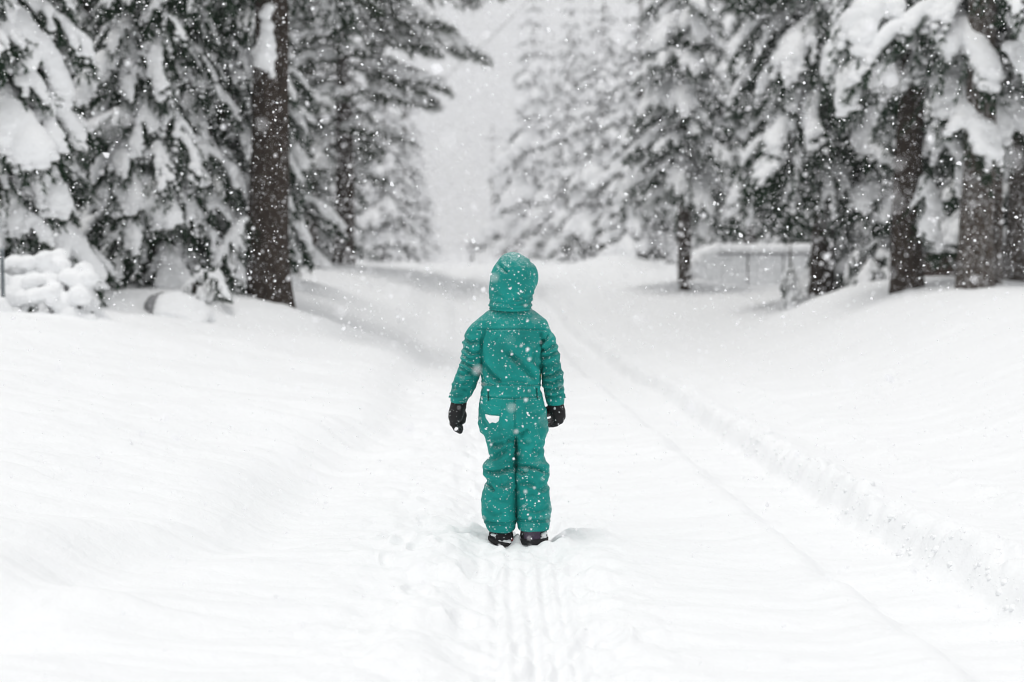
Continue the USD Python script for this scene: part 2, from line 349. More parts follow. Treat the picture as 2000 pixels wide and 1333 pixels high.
# ------------------------------------------------------------------ boughs: one shape each, many copies
UP = np.array([0, 0, 1.0])
def needles_at(rs, P, D, per, length, width, cone=.8, gravity=.35):
    n = len(P) * per
    P = np.repeat(P, per, 0); D = np.repeat(D, per, 0)
    d = D + cone * rs.normal(size=(n, 3)) + [0, 0, -gravity]
    d /= np.linalg.norm(d, axis=1, keepdims=True)
    s = np.cross(d, rs.normal(size=(n, 3))); s /= np.linalg.norm(s, axis=1, keepdims=True) + 1e-9
    L = length * rs.uniform(.6, 1.3, (n, 1)); W = width * rs.uniform(.7, 1.3, (n, 1))
    P = P + .012 * rs.normal(size=(n, 3))
    v = np.stack([P - s * W * .35, P + s * W * .35, P + d * L * .6 + s * W * .5, P + d * L, P + d * L * .6 - s * W * .5], 1).reshape(-1, 3)
    b = np.arange(n)[:, None] * 5
    return v, np.vstack([b + [0, 1, 2], b + [0, 2, 4], b + [4, 2, 3]])

def blobs_to_mesh(C, R, h, flat=.8, seed=0, iso=.5):
    lo, hi = C.min(0) - R.max() * 1.4, C.max(0) + R.max() * 1.4
    (X, Y, Z), lo = grid(lo, hi, h)
    f = np.zeros((X.shape[0], Y.shape[1], Z.shape[2]), np.float32)
    for c, r in zip(C, R):
        i0 = np.maximum(((c - r * 1.5 - lo) / h).astype(int), 0); i1 = ((c + r * 1.5 - lo) / h).astype(int) + 2
        x, y, z = X[i0[0]:i1[0]], Y[:, i0[1]:i1[1]], Z[:, :, i0[2]:i1[2]]
        dz = (z - c[2]); dz = np.where(dz < 0, dz * 1.5, dz / flat)
        q = ((x - c[0]) ** 2 + (y - c[1]) ** 2 + dz ** 2) / (r * r)
        f[i0[0]:i1[0], i0[1]:i1[1], i0[2]:i1[2]] += np.maximum(1 - q * .75, 0) ** 2
    f[[0, -1]] = 0; f[:, [0, -1]] = 0; f[:, :, [0, -1]] = 0
    v, t = nets(.28 - f, lo, h)
    nrm = normals(v, t)
    amp = min(float(np.median(R)) * .55, .05)
    v = v + nrm * (amp * (meshkit.fbm(v * (.8 / amp) ** .9 * .5, 3, seed) - .5) + amp * .45 * (meshkit.fbm(v * 2.2 / amp, 2, seed + 1) - .5))[:, None]
    return v, t

def bough_shape(seed, L=1.5, droop=.55, rise=.15, spread=.55, twigs=17, per=7, snow=1.0, nlen=.085, nw=.014, gravity=.5, hang=.5, blob=.085, ball=False, h=.03, step=.05):
    """A drooping conifer branch along +x with side twigs, needles, and the snow that lies on it."""
    rs = np.random.default_rng(seed)
    t = np.linspace(0, 1, 24)
    side = .12 * np.sin(t * rs.uniform(2, 4) + rs.uniform(0, 6)) * t
    stem = np.stack([L * t * (1 - .12 * droop * t), side, rise * t - droop * t ** 2], 1)
    def on(q): return np.array([np.interp(q, t, stem[:, k]) for k in range(3)])
    wood = [tube(stem, np.linspace(.022, .006, len(t)) * L / 1.5, 5)]
    P, D, C, R = [], [], [], []
    patch = rs.uniform(0, 6, 3)
    for q in np.linspace(.14, 1, twigs):
        for sgn in (-1, 1):
            qq = np.clip(q + rs.normal(0, .02), .08, 1)
            p0 = on(qq); ln = spread * (np.sin(np.pi * (.22 + .70 * qq)) ** .8) * rs.uniform(.65, 1.2)
            ang = sgn * rs.uniform(.6, 1.3) * (1 - .45 * qq) + rs.normal(0, .14)
            m = max(4, int(ln / step)); s = np.linspace(0, 1, m)
            hg = hang * ln * rs.uniform(.6, 1.4)
            ang = ang + sgn * rs.normal(-.25, .3) * s
            tw = p0 + np.stack([np.cos(ang) * ln * s, np.sin(ang) * ln * s, -hg * s ** 1.6 - droop * .25 * s], 1)
            wood.append(tube(tw, np.linspace(.008, .003, m), 3, False))
            d = np.gradient(tw, axis=0); d /= np.linalg.norm(d, axis=1, keepdims=True)
            k0 = int(m * .6) if ball else 0
            P.append(tw[k0:]); D.append(d[k0:])
            ok = snow > 0 and rs.uniform() < .30 + .62 * min(snow, 1.0) * (.5 + .5 * math.sin(qq * 7 + patch[0] + sgn * patch[1]))
            if ok:
                e = rs.uniform(.6, 1.0)
                for j in range(0 if not ball else k0, m):
                    if s[j] > e: break
                    r = blob * snow ** .5 * rs.uniform(.75, 1.25) * (.75 + .5 * math.sin(np.pi * min(1, s[j] + .25)))
                    C.append(tw[j] + [0, 0, r * .55]); R.append(r)
    for q in np.linspace(.2, .98, 16):
        if rs.uniform() < .75 * min(snow, 1):
            r = blob * snow ** .5 * rs.uniform(.8, 1.35); C.append(on(q) + [0, rs.normal(0, .03), r * .6]); R.append(r)
    P, D = np.vstack(P), np.vstack(D)
    nd = needles_at(rs, P, D, per, nlen, nw, cone=1.0 if ball else .7, gravity=gravity * (.3 if ball else 1))
    foliage = join([nd] + wood)
    pad = blobs_to_mesh(np.array(C), np.array(R), h, seed=seed) if C else None
    return foliage, pad

def bough_class(name, mat, **kw):
    p = stage.CreateClassPrim('/World/' + name)
    fol, pad = bough_shape(**kw)
    tag(usdkit.mesh(stage, f'/World/{name}/foliage', fol, mat, False).GetPrim(), kind='stuff')
    if pad is not None: tag(usdkit.mesh(stage, f'/World/{name}/snow_load', pad, pad_mat, True).GetPrim(), kind='stuff')
    return '/World/' + name

SPRUCE = [bough_class(f'spruce_bough_shape_{k}', needle_mat, seed=100 + k, droop=.5 + .12 * (k % 3), hang=.55, snow=[.8, 1.1, 1.4, .95, 1.2, .6][k], blob=.072, h=.023) for k in range(6)]
HEAVY = [bough_class(f'laden_bough_shape_{k}', needle_mat, seed=200 + k, droop=.75 + .1 * k, hang=.75, spread=.6, snow=1.9, blob=.088, per=8, h=.024) for k in range(4)]
DARK = [bough_class(f'cedar_bough_shape_{k}', needle_mat, seed=300 + k, droop=.8, hang=.8, spread=.5, snow=[.8, 1.05, .6, 1.25][k], blob=.064, per=8, h=.023) for k in range(4)]
PINE = [bough_class(f'pine_bough_shape_{k}', pine_mat, seed=400 + k, L=1.8, droop=.35, rise=.1, hang=.25, spread=.5, twigs=14, snow=[1.2, 1.7, 1.4, 1.0][k], blob=.078, nlen=.10, nw=.008, per=14, ball=True) for k in range(4)]
FAR = [bough_class(f'far_bough_shape_{k}', far_mat, seed=500 + k, droop=.55, hang=.5, snow=[1.1, 1.5, 1.8][k], blob=.11, per=4, nw=.03, nlen=.11, twigs=12, h=.05, step=.08) for k in range(3)]

def trunk_mesh(H, r, seed, lean=(0, 0), top=.12, seg=18, flare=.15, step=.08, sink=.25):
    rs = np.random.default_rng(seed)
    z = np.concatenate([np.arange(-sink, min(4.5, H), step), np.linspace(min(4.5, H), H, 14)[1:]])
    q = np.clip(z / H, 0, 1)
    P = np.stack([lean[0] * z + .03 * np.sin(z * .9 + seed) * np.clip(z, 0, 1), lean[1] * z + .03 * np.cos(z * .7 + seed) * np.clip(z, 0, 1), z], 1)
    R = r * (1 - (1 - top) * q) * (1 + flare * np.exp(-np.maximum(z, 0) / .22))
    v, f = tube(P, R, seg)
    nv = len(P) * seg
    c = np.repeat(P, seg, 0); d = v[:nv] - c; rr = np.linalg.norm(d, axis=1, keepdims=True)
    a = np.arctan2(d[:, 1], d[:, 0])
    nz = meshkit.fbm(np.stack([np.cos(a) * 2.2 + seed, np.sin(a) * 2.2, v[:nv, 2] * 1.4], 1), 3, seed) - .5
    v[:nv] += d * (.22 * nz)[:, None]
    return (v, f), (lambda zz: np.array([np.interp(zz, z, P[:, 0]), np.interp(zz, z, P[:, 1]), zz])), (lambda zz: float(np.interp(zz, z, R)))

def conifer(name, label, px, Y, H, r, protos, Lmax, z0, seed, bark=bark_mat, group=None, per=5, dz=.3, zvis=4.2, pitch=(0, 14), lean=(0, 0), keep=None, scale_noise=.22, dx=0, lfun=None, minlen=.5, profile=.75, upscale=.8):
    X = at(px, 500, Y)[0] + dx
    t = thing(name, label, 'tree', (X, Y, gh(X, Y)), 0, group)
    tm, axis, rad = trunk_mesh(H, r, seed, lean)
    obj('trunk', tm, bark, t)
    rs = np.random.default_rng(seed)
    z, az = z0, rs.uniform(0, 360)
    while z < H - .3:
        vis = z < zvis
        L = Lmax * max(.1, (1 - z / H)) ** profile
        L = max(lfun(z) if lfun else L, minlen)
        for j in range(per if vis else max(3, per - 2)):
            az += 137.5 + rs.normal(0, 16)
            if keep and not keep(z, az % 360): continue
            s = L / 1.5 * (1 + rs.normal(0, scale_noise)); s = max(s, .25) * (1 if vis else upscale)
            zz = z + rs.uniform(-.5, .5) * dz
            p = axis(zz); p = p + .6 * rad(zz) * np.array([math.cos(math.radians(az)), math.sin(math.radians(az)), 0])
            place('bough', protos[rs.integers(len(protos))], t, p, (rs.normal(0, 9), rs.uniform(*pitch), az), (s, s * rs.uniform(.85, 1.15), s * rs.uniform(.9, 1.1)))
        z += dz * (1 if vis else 2.6) * rs.uniform(.8, 1.2)
    return t, (X, Y), axis, rad

def extra(t, spots, protos, seed):
    """Single boughs set by hand: (local position, azimuth, pitch, scale)."""
    rs = np.random.default_rng(seed)
    for p, az, pt, s in spots:
        place('bough', protos[rs.integers(len(protos))], t, p, (rs.normal(0, 6), pt, az), s)

def snow_pad(name, parent, C, R, h=.03, seed=1):
    return obj(name, blobs_to_mesh(np.array(C, float), np.array(R, float), h, seed=seed), pad_mat, parent)

# --- left side
conifer('spruce_tree', 'snow-laden spruce at the left edge, its heaped boughs drooping to the ground', -25, 12.4, 11, .15, HEAVY[:2] + SPRUCE[:5], .88, .3, 1, per=7, dz=.2, pitch=(0, 26), profile=.6)
conifer('spruce_tree', 'tall dark spruce with thick snow pads left of the big bare trunk', 305, 14.4, 10.5, .16, SPRUCE[:1] + DARK + SPRUCE[2:] + HEAVY[:1], .82, .55, 2, per=7, dz=.2, pitch=(5, 30), profile=.55)
conifer('spruce_tree', 'narrow spruce with small snow pads between the two big snowy spruces at left', 165, 16.0, 10, .15, SPRUCE, 1.0, .6, 3, per=6, dz=.24, pitch=(5, 28))
conifer('spruce_tree', 'shaded spruce close behind the big bare trunk on the left bank', 430, 17, 10.5, .17, SPRUCE, 1.1, .7, 4, per=6, dz=.26, pitch=(3, 25))
big, bigxy, _, _ = conifer('pine_tree', 'big dark bare pine trunk standing alone on the left bank', 525, 14.5, 10.5, .225, SPRUCE[:3] + PINE, 1.7, 3.7, 5, per=4, dz=.5, pitch=(0, 15), lean=(.006, 0))
tag(snow_pad('snow_patch', big, [(.0, -.19, 2.55), (.05, -.2, 2.64), (.03, -.19, 2.74), (-.03, -.18, 2.47), (.05, -.19, 2.44), (.07, -.19, 2.54), (.04, -.18, 2.84), (.0, -.18, 2.66), (-.06, -.17, 2.58), (.09, -.17, 2.36), (.02, -.17, 2.95), (.06, -.17, 3.02)], [.12, .11, .1, .09, .09, .1, .09, .1, .08, .06, .08, .07]), 'lump of snow stuck to the bark')
place('bough', SPRUCE[4], big, (-.12, -.1, .95), (0, 30, 215), .45)
place('bough', SPRUCE[1], big, (-.15, -.12, .75), (0, 35, 200), .4)
reach, rxy, rax, rrad = conifer('pine_tree', 'pine with long snowy branches reaching over the road from the left bank', 672, 29, 11.5, .22, PINE, 2.3, 2.7, 6, per=4, dz=.32, pitch=(-4, 10), zvis=6.8, lfun=lambda z: (1.0 + .26 * (z - 2.5)) * max(.25, min(1, (12.5 - z) / 5)))
extra(reach, [((.1, -.05, 4.75), -8, 2, 1.55), ((.1, 0, 5.9), -4, -2, 1.65), ((.1, -.1, 4.1), -14, 6, 1.2), ((.1, .05, 6.6), 6, 0, 1.5), ((.1, -.1, 5.3), -25, 4, 1.15)], [PINE[0], PINE[3]], 12)
conifer('pine_tree', 'thin snowy pine behind the pine with the reaching branches', 607, 33, 11.5, .16, PINE + SPRUCE[:2], 1.7, 2.3, 7, per=5, dz=.34, pitch=(0, 20))
conifer('spruce_tree', 'misty snowy spruce right of the reaching pine on the left side', 752, 64, 11.5, .18, FAR, 1.5, .8, 8, per=6, dz=.4, zvis=9)
conifer('spruce_tree', 'pale spruce fading into the mist nearest the road gap on the left', 800, 88, 11.5, .2, FAR, 1.5, .9, 9, per=6, dz=.45, zvis=12)
for k, (px, Y) in enumerate([(60, 19), (-120, 16), (240, 21), (380, 24), (500, 27), (140, 28), (-40, 26), (560, 36), (330, 34), (640, 56), (690, 72)]):
    conifer('spruce_tree', 'dim snowy conifer in the thicket behind the left-hand trees', px, Y, 8.5 + .6 * (k % 3), .16, SPRUCE + DARK[:2], 1.5, .5, 20 + k, group='conifers in the left thicket', per=5, dz=.36, zvis=6)

# --- right side
conifer('cedar_tree', 'broad dark drooping conifer with streaks of snow over the parked van', 1607, 22, 10.5, .19, DARK + SPRUCE[:3], 1.6, 2.35, 31, per=8, dz=.22, zvis=5.5, pitch=(5, 26), profile=.5)
conifer('cedar_tree', 'dark snow-streaked conifer left of the broad drooping one', 1462, 35, 12.3, .17, DARK + SPRUCE[:4], 1.8, 2.2, 32, per=8, dz=.22, zvis=6.5, pitch=(5, 26), profile=.5)
conifer('spruce_tree', 'snow-heaped spruce standing beside the utility pole', 1338, 26.8, 10.5, .10, HEAVY[:2] + SPRUCE, 1.1, 2.2, 33, per=6, dz=.26, zvis=6.5, pitch=(0, 20), profile=.5)
conifer('spruce_tree', 'frosted spruce in front of the misty forest right of the road gap', 1178, 62, 11.5, .26, FAR, 2.2, 1.8, 34, per=6, dz=.5, zvis=12)
conifer('spruce_tree', 'pointed misty spruce with its top in view right of the road gap', 1108, 76, 12.4, .24, FAR, 2.3, 1.2, 35, per=6, dz=.55, zvis=14, profile=.8)
conifer('spruce_tree', 'frosted spruce left of the spruce by the utility pole', 1250, 50, 11, .2, FAR, 1.6, .9, 36, per=6, dz=.45, zvis=10)
tr4, xy4, ax4, rad4 = conifer('spruce_tree', 'dark leaning trunk under great heaps of snow on the right bank', 1772, 15.6, 10.5, .17, HEAVY, 1.3, 2.7, 37, bark=bark_mat, per=4, dz=.42, pitch=(5, 25), lean=(-.004, 0))
extra(tr4, [((.12, -.1, 2.25), -60, 4, .85), ((.15, -.05, 2.3), -25, 8, .95), ((.1, .1, 2.5), 10, 10, .8), ((.1, -.1, 1.75), -50, 15, .6), ((.08, -.14, 1.25), -70, 35, .42), ((.1, -.1, 2.95), -75, 5, .9), ((-.1, -.1, 2.7), 200, 20, .7), ((.1, -.1, .95), -60, 40, .35)], HEAVY, 3)
conifer('pine_tree', 'thick snow-flecked trunk on the right bank beside the heaped boughs', 1905, 14.6, 10.5, .18, HEAVY + SPRUCE, 1.5, 2.6, 38, bark=snowy_bark_mat, per=4, dz=.45, pitch=(0, 20), keep=lambda z, a: not 190 < a < 250)
conifer('pine_tree', 'snow-coated trunk at the right edge of the view', 1996, 16, 10.5, .2, SPRUCE + DARK, 1.6, 2.3, 39, bark=snowy_bark_mat, per=4, dz=.4, pitch=(0, 20))
conifer('pine_tree', 'slender young trunk between the two snow-flecked trunks at right', 1946, 15.2, 11, .06, SPRUCE, .8, 2.4, 40, bark=snowy_bark_mat, per=3, dz=.4, pitch=(0, 20), lean=(-.012, 0))
conifer('spruce_tree', 'small dark drooping sapling in front of the parked van', 1546, 20.6, 1.0, .035, [SPRUCE[5], DARK[2]], .34, .2, 41, per=6, dz=.08, zvis=3, pitch=(45, 65), minlen=.14)
for k, (px, Y) in enumerate([(1700, 25), (1820, 22), (1960, 21), (1880, 27), (2080, 18), (1780, 34), (2060, 26), (1660, 38), (1560, 42), (1920, 36), (1450, 50), (1370, 58)]):
    conifer('spruce_tree', 'dim snowy conifer in the thicket behind the right-hand trees', px, Y, 8.5 + .6 * (k % 3), .17, DARK + SPRUCE, 1.5, .9, 50 + k, group='conifers in the right thicket', per=5, dz=.36, zvis=7)

# --- far forest: three tree shapes, copied whole
def far_class(name, H, Lmax, seed):
    base = '/World/' + name
    stage.CreateClassPrim(base)
    tm, axis, rad = trunk_mesh(H, .2, seed, seg=8, step=.6)
    usdkit.mesh(stage, base + '/trunk', tm, bark_mat, True)
    rs = np.random.default_rng(seed); fol, sn, z, az = [], [], 1.0, 0
    shapes = [bough_shape(700 + k, droop=.55, hang=.5, snow=1.7, blob=.15, per=3, nw=.06, nlen=.16, twigs=8, h=.09, step=.12) for k in range(3)]
    while z < H - .2:
        L = max(.35, Lmax * (1 - z / H) ** .75)
        for j in range(6):
            az += 137.5 + rs.normal(0, 15); s = L / 1.5 * rs.uniform(.45, 1.4); a = math.radians(az); p = math.radians(rs.uniform(0, 18))
            R = np.array([[math.cos(a), -math.sin(a), 0], [math.sin(a), math.cos(a), 0], [0, 0, 1]]) @ np.array([[math.cos(p), 0, math.sin(p)], [0, 1, 0], [-math.sin(p), 0, math.cos(p)]])
            (fv, ff), (sv, sf) = shapes[rs.integers(3)]
            fol.append((fv @ R.T * s + axis(z), ff)); sn.append((sv @ R.T * s + axis(z), sf))
        z += .62 * rs.uniform(.8, 1.2)
    tag(usdkit.mesh(stage, base + '/crown', join(fol), far_mat, False).GetPrim(), kind='stuff')
    tag(usdkit.mesh(stage, base + '/snow_load', join(sn), pad_mat, True).GetPrim(), kind='stuff')
    return base
FAR_TREES = [far_class(f'far_conifer_shape_{k}', 12.2, [2.0, 2.4, 1.7][k], 80 + k) for k in range(3)]
rs = np.random.default_rng(9)
spots = [(1015, 160), (1035, 140), (1055, 125), (1070, 105), (1060, 125), (1120, 95), (1150, 110), (1210, 80), (1230, 100), (1280, 70), (1310, 90), (1350, 75), (1400, 85), (1100, 140), (1180, 135), (1260, 120), (1340, 115),
         (1040, 92), (1460, 65), (1520, 60), (1600, 56), (1700, 52), (1800, 50), (1900, 48), (745, 84), (735, 95), (770, 110), (800, 135), (700, 75), (640, 66), (560, 60), (480, 52), (400, 48), (300, 46), (200, 44), (80, 42), (825, 165), (760, 140)]
for px, Y in spots:
    p = at(px + rs.normal(0, 6), 500, Y); s = rs.uniform(.88, 1.04) * (1.55 if Y > 84 and px > 1000 else 1.0)
    q = place('conifer_tree', FAR_TREES[rs.integers(3)], None, (p[0], Y, gh(p[0], Y) - .1), (0, 0, rs.uniform(0, 360)), s)
    far_word = 'faintest' if Y > 99 else 'pale'
    side_word = 'left' if px < 900 else 'right'
    tag(q, f'{far_word} snow-covered conifer in the mist on the {side_word} of the road gap', 'tree', f'{far_word} misty conifers {side_word} of the road gap')

# ------------------------------------------------------------------ utility poles and wires
def utility_pole(px, Y, H, r, label, arm_z, arm_len, snowy=True, rz=0):
    X = at(px, 500, Y)[0]; z0 = gh(X, Y)
    t = thing('utility_pole', label, 'utility pole', (X, Y, z0), rz)
    z = np.linspace(-.4, H, 40)
    v, f = tube(np.stack([0 * z, 0 * z, z], 1), np.linspace(r * 1.1, r * .85, 40), 14)
    obj('pole', (v, f), post_bark_mat, t)
    b = trimesh.creation.box([arm_len, .12, .12]); b.apply_translation([0, -.17, arm_z])
    obj('crossarm', b, post_bark_mat, t, False)
    for sx in (-.42, .42):
        a = tube([(sx * arm_len, -.17, arm_z + .06), (sx * arm_len, -.17, arm_z + .22)], [.035, .03], 8); obj('insulator', a, post_bark_mat, t)
    if snowy:
        xs = np.linspace(-.5, .5, 13) * arm_len
        rr = np.random.default_rng(int(px))
        snow_pad('snow_cap', t, [(x, -.17 + rr.normal(0, .01), arm_z + .15) for x in xs], [.185 * rr.uniform(.9, 1.15) for _ in xs], .03, 3)
    return np.array([X, Y, z0]), arm_z
pA, aA = utility_pole(1335, 28, 9.2, .105, 'weathered utility pole with a snow-capped crossarm on the right', CAM_H + 448 * 28 / F - .9, .88)
pB, aB = utility_pole(962, 105, 9.6, .1, 'faint utility pole far up the road in the mist', 8.6, 1.6, True)
pC, aC = utility_pole(790, 66, 9.0, .12, 'faint utility pole in the mist behind the left-hand pines', 7.4, 1.6, True)
wire_mat = plain('snowy_wire', (.45, .45, .45))
def wire(a, b, sag, label):
    q = np.linspace(0, 1, 60)[:, None]
    p = np.asarray(a) * (1 - q) + np.asarray(b) * q; p[:, 2] -= sag * 4 * (q * (1 - q))[:, 0]
    tag(obj('power_line', tube(p, .022, 6), wire_mat), label, 'wire')
wire(pA + [-.35, -.17, aA + .2], pB + [.6, -.17, aB + .2], 2.2, 'snow-coated wire sagging from the snow-capped pole into the mist')
wire(pA + [0, 0, 8.8], pC + [.6, -.17, aC + .2], .5, 'thin wire crossing high over the road towards the left-hand pines')

# ------------------------------------------------------------------ the parked van under snow
def extrude_y(poly, y0, y1, bevel=.0):
    from shapely.geometry import Polygon
    m = trimesh.creation.extrude_polygon(Polygon(poly), y1 - y0, engine='earcut')
    v = np.array(m.vertices); v = np.stack([v[:, 0], v[:, 2] + y0, v[:, 1]], 1)
    return v, np.array(m.faces)[:, ::-1]
van_paint = plain('white_van_paint', (.84, .85, .86), .35, .5, 4, .06)
frost_glass = plain('frosted_glass', (.74, .75, .76), .5, .5, 6, .12)
dark_trim = plain('dark_rubber', (.03, .03, .03), .7, .3)
rim_mat = plain('grey_wheel', (.25, .25, .26), .4, .5)
VY = 31.0
vx = at(1420, 500, VY)[0]; vz = at(1420, 578, VY)[2] - .72
van = thing('parked_van', 'white van parked facing left, buried in snow beyond the right bank', 'van', (vx, VY, vz))
side = [(-1.95, .35), (-2.0, .62), (-1.93, .86), (-1.15, .98), (-.62, 1.55), (-.35, 1.66), (1.9, 1.68), (2.0, 1.55), (2.06, .9), (2.06, .35)]
obj('body', extrude_y(side, -.85, .85), van_paint, van, False)
for n_, poly in (('side_window', [(-.98, 1.02), (-.56, 1.50), (.25, 1.54), (.25, 1.02)]), ('side_window', [(.36, 1.02), (.36, 1.54), (1.80, 1.56), (1.88, 1.02)])):
    obj(n_, extrude_y(poly, -.865, -.84), frost_glass, van, False)
obj('windscreen', (np.array([(-1.165, -.72, 1.0), (-.655, -.66, 1.53), (-.655, .66, 1.53), (-1.165, .72, 1.0)]) + [-.012, 0, .012], [[0, 1, 2, 3]]), frost_glass, van, False)
for n_, x0 in (('door_seam', -.98), ('door_seam', .30), ('door_seam', 1.05)):
    obj(n_, extrude_y([(x0, .45), (x0 + .022, .45), (x0 + .022, 1.62), (x0, 1.62)], -.868, -.83), dark_trim, van, False)
obj('roof_gutter', extrude_y([(-.35, 1.60), (-.35, 1.645), (1.95, 1.655), (1.95, 1.61)], -.875, -.84), rim_mat, van, False)
b = trimesh.creation.box([.1, .16, .14]); b.apply_translation([-.9, -.95, 1.08]); obj('mirror', b, dark_trim, van, False)
b = trimesh.creation.box([.12, 1.6, .16]); b.apply_translation([-2.02, 0, .48]); obj('bumper', b, dark_trim, van, False)
for yy in (-.62, .62):
    b = trimesh.creation.icosphere(2, .1); b.apply_scale([.5, 1.2, .8]); b.apply_translation([-1.98, yy, .72]); obj('headlight', b, frost_glass, van)
b = trimesh.creation.box([.05, .16, .3]); b.apply_translation([2.07, -.7, 1.0]); obj('tail_light', b, plain('dull_red_lamp', (.25, .05, .05), .3), van, False)
for x0 in (-1.25, 1.3):
    for yy in (-.78, .78):
        w = trimesh.creation.cylinder(.33, .2, sections=28); w.apply_transform(trimesh.transformations.rotation_matrix(math.pi / 2, [1, 0, 0])); w.apply_translation([x0, yy, .33])
        wp = obj('wheel', w, dark_trim, van, 30)
        w = trimesh.creation.cylinder(.19, .22, sections=24); w.apply_transform(trimesh.transformations.rotation_matrix(math.pi / 2, [1, 0, 0])); w.apply_translation([x0, yy, .33])
        obj('rim', w, rim_mat, wp, 30)
rs = np.random.default_rng(4)
C, R = [], []
for x in np.arange(-1.85, 2.0, .14):
    zt = np.interp(x, [-1.93, -1.15, -.62, -.35, 1.9], [.88, .99, 1.55, 1.66, 1.68])
    for y in np.arange(-.76, .8, .17):
        r = rs.uniform(.14, .19); C.append((x, y, zt + .05)); R.append(r)
snow_pad('snow_cap', van, C, R, .045, 8)
snow_pad('snow_bank', van, [(x, -1.0 + rs.normal(0, .08), .18 + .1 * math.sin(x * 2)) for x in np.arange(-2.2, 2.3, .14)], [rs.uniform(.25, .36) for _ in np.arange(-2.2, 2.3, .14)], .05, 9)

# ------------------------------------------------------------------ small shelter, bush, rock, marker post
sx, sY = at(1835, 500, 20)[0], 20.0
sz = gh(sx, sY)
shed = thing('wood_shelter', 'low brown shelter with a rounded grey tarp roof behind the right-hand trunks', 'shed', (sx, sY, sz))
brown = plain('rough_brown_boards', (.075, .058, .05), .9, .1, 12, .4, .4, .01)
tarp = plain('grey_tarp', (.17, .18, .18), .6, .3, 8, .2)
for k in range(7):
    x0 = -.42 + k * .14
    top = .28 + .45 * (k + .5) / 7
    b = trimesh.creation.box([.128, .04, top + .2]); b.apply_translation([x0, -.02 * (k % 2), (top - .2) / 2]); obj('board', b, brown, shed, False)
a = np.linspace(math.pi, .1, 24)
arc = np.stack([.0 + .56 * np.cos(a), .30 + .55 * np.sin(a)], 1)
v = np.vstack([np.stack([arc[:, 0], np.full(24, y), arc[:, 1]], 1) for y in (.05, .9)]); v2 = v.copy(); v2[:, 2] -= .05; v2[:, 0] *= .95
q = np.arange(23)[:, None]
fr = np.hstack([q, q + 1, q + 25, q + 24])
front = np.vstack([np.stack([arc[:, 0], np.full(24, .05), arc[:, 1]], 1), [(-.56, .05, -.2), (.56, .05, -.2)]])
tri = np.array([[24, k_, k_ + 1] for k_ in range(23)] + [[24, 23, 25]])
obj('tarp_roof', join([(v, fr), (v2, fr[:, ::-1]), (front, tri)]), tarp, shed, 30)
snow_pad('snow_cap', shed, [(x, y, .86 - .6 * x * x) for x in np.arange(-.25, .5, .1) for y in np.arange(.1, .9, .15)], [.14] * (len(np.arange(-.25, .5, .1)) * len(np.arange(.1, .9, .15))), .035, 12)

def bush(px, Y, w, hgt, seed, label, heavy=True):
    X = at(px, 500, Y)[0]; rs = np.random.default_rng(seed)
    t = thing('snowy_bush', label, 'bush', (X, Y, gh(X, Y)))
    st = [tube([(0, 0, -.1), (rs.normal(0, w * .08), rs.normal(0, w * .08), hgt * .6)], [.02, .008], 5) for _ in range(9)]
    obj('stem', join(st), bark_mat, t)
    for k_ in range(14):
        place('bough', (DARK + SPRUCE)[rs.integers(10)], t, (rs.normal(0, w * .12), rs.normal(0, w * .12), hgt * rs.uniform(.25, .95)), (0, rs.uniform(5, 35), k_ * 137.5), w / 1.5 * rs.uniform(.35, .6))
    return t
bush(1700, 20.5, 1.1, .75, 61, 'snow-smothered bush between the drooping conifer and the leaning trunk')
bush(395, 13.4, .9, .5, 62, 'low snowy bush with drooping dark twigs left of the big bare trunk')
heap = bush(105, 11.4, 1.2, .55, 63, 'snow-mounded low bush at the foot of the left-edge spruce')
rs = np.random.default_rng(64); C = []
for hx, hy, hz, hr in [(-.18, -.22, .32, .17), (.06, -.3, .2, .16), (.2, -.18, .36, .15), (-.4, -.1, .45, .2), (.28, -.3, .1, .13), (-.3, -.35, .12, .17), (0, -.1, .52, .15), (-.12, -.4, .05, .15)]:
    for q in range(9): C.append((hx + rs.normal(0, hr * .55), hy + rs.normal(0, hr * .4), hz + rs.normal(0, hr * .4)))
tag(snow_pad('snow_load', heap, C, [.095] * len(C), .022, 64), kind='stuff')
X = at(320, 500, 12.6)[0]
rock = thing('snowy_boulder', 'grey boulder capped with snow under the left-hand spruces', 'rock', (X, 12.6, gh(X, 12.6)))
s = trimesh.creation.icosphere(4, 1); v = np.array(s.vertices); v *= (1 + .35 * (meshkit.fbm(v * 1.7, 3, 6) - .5))[:, None]; v *= [.19, .19, .19]; v[:, 2] += .08
obj('stone', (v, s.faces), plain('grey_stone', (.22, .22, .225), .9, .2, 9, .3, .5, .01), rock)
cap = [(x, y, .21 - 1.9 * max(0, x - .06) ** 2 - 2.2 * y * y) for x in np.arange(.03, .34, .06) for y in np.arange(-.24, .25, .07)]
snow_pad('snow_cap', rock, [(x, y, max(z, .0)) for x, y, z in cap], [.1] * len(cap), .02, 14)
X = at(4, 500, 11)[0]
post = thing('marker_post', 'thin grey post at the left edge by the spruce', 'post', (X, 11, gh(X, 11)))
obj('shaft', tube([(0, 0, -.2), (0, 0, .62)], [.016, .016], 12), plain('grey_metal', (.13, .15, .16), .5, .5), post)
b = trimesh.creation.icosphere(2, .022); b.apply_scale([1, 1, .6]); b.apply_translation([0, 0, .62]); obj('post_cap', b, plain('pale_cap', (.3, .32, .33)), post)

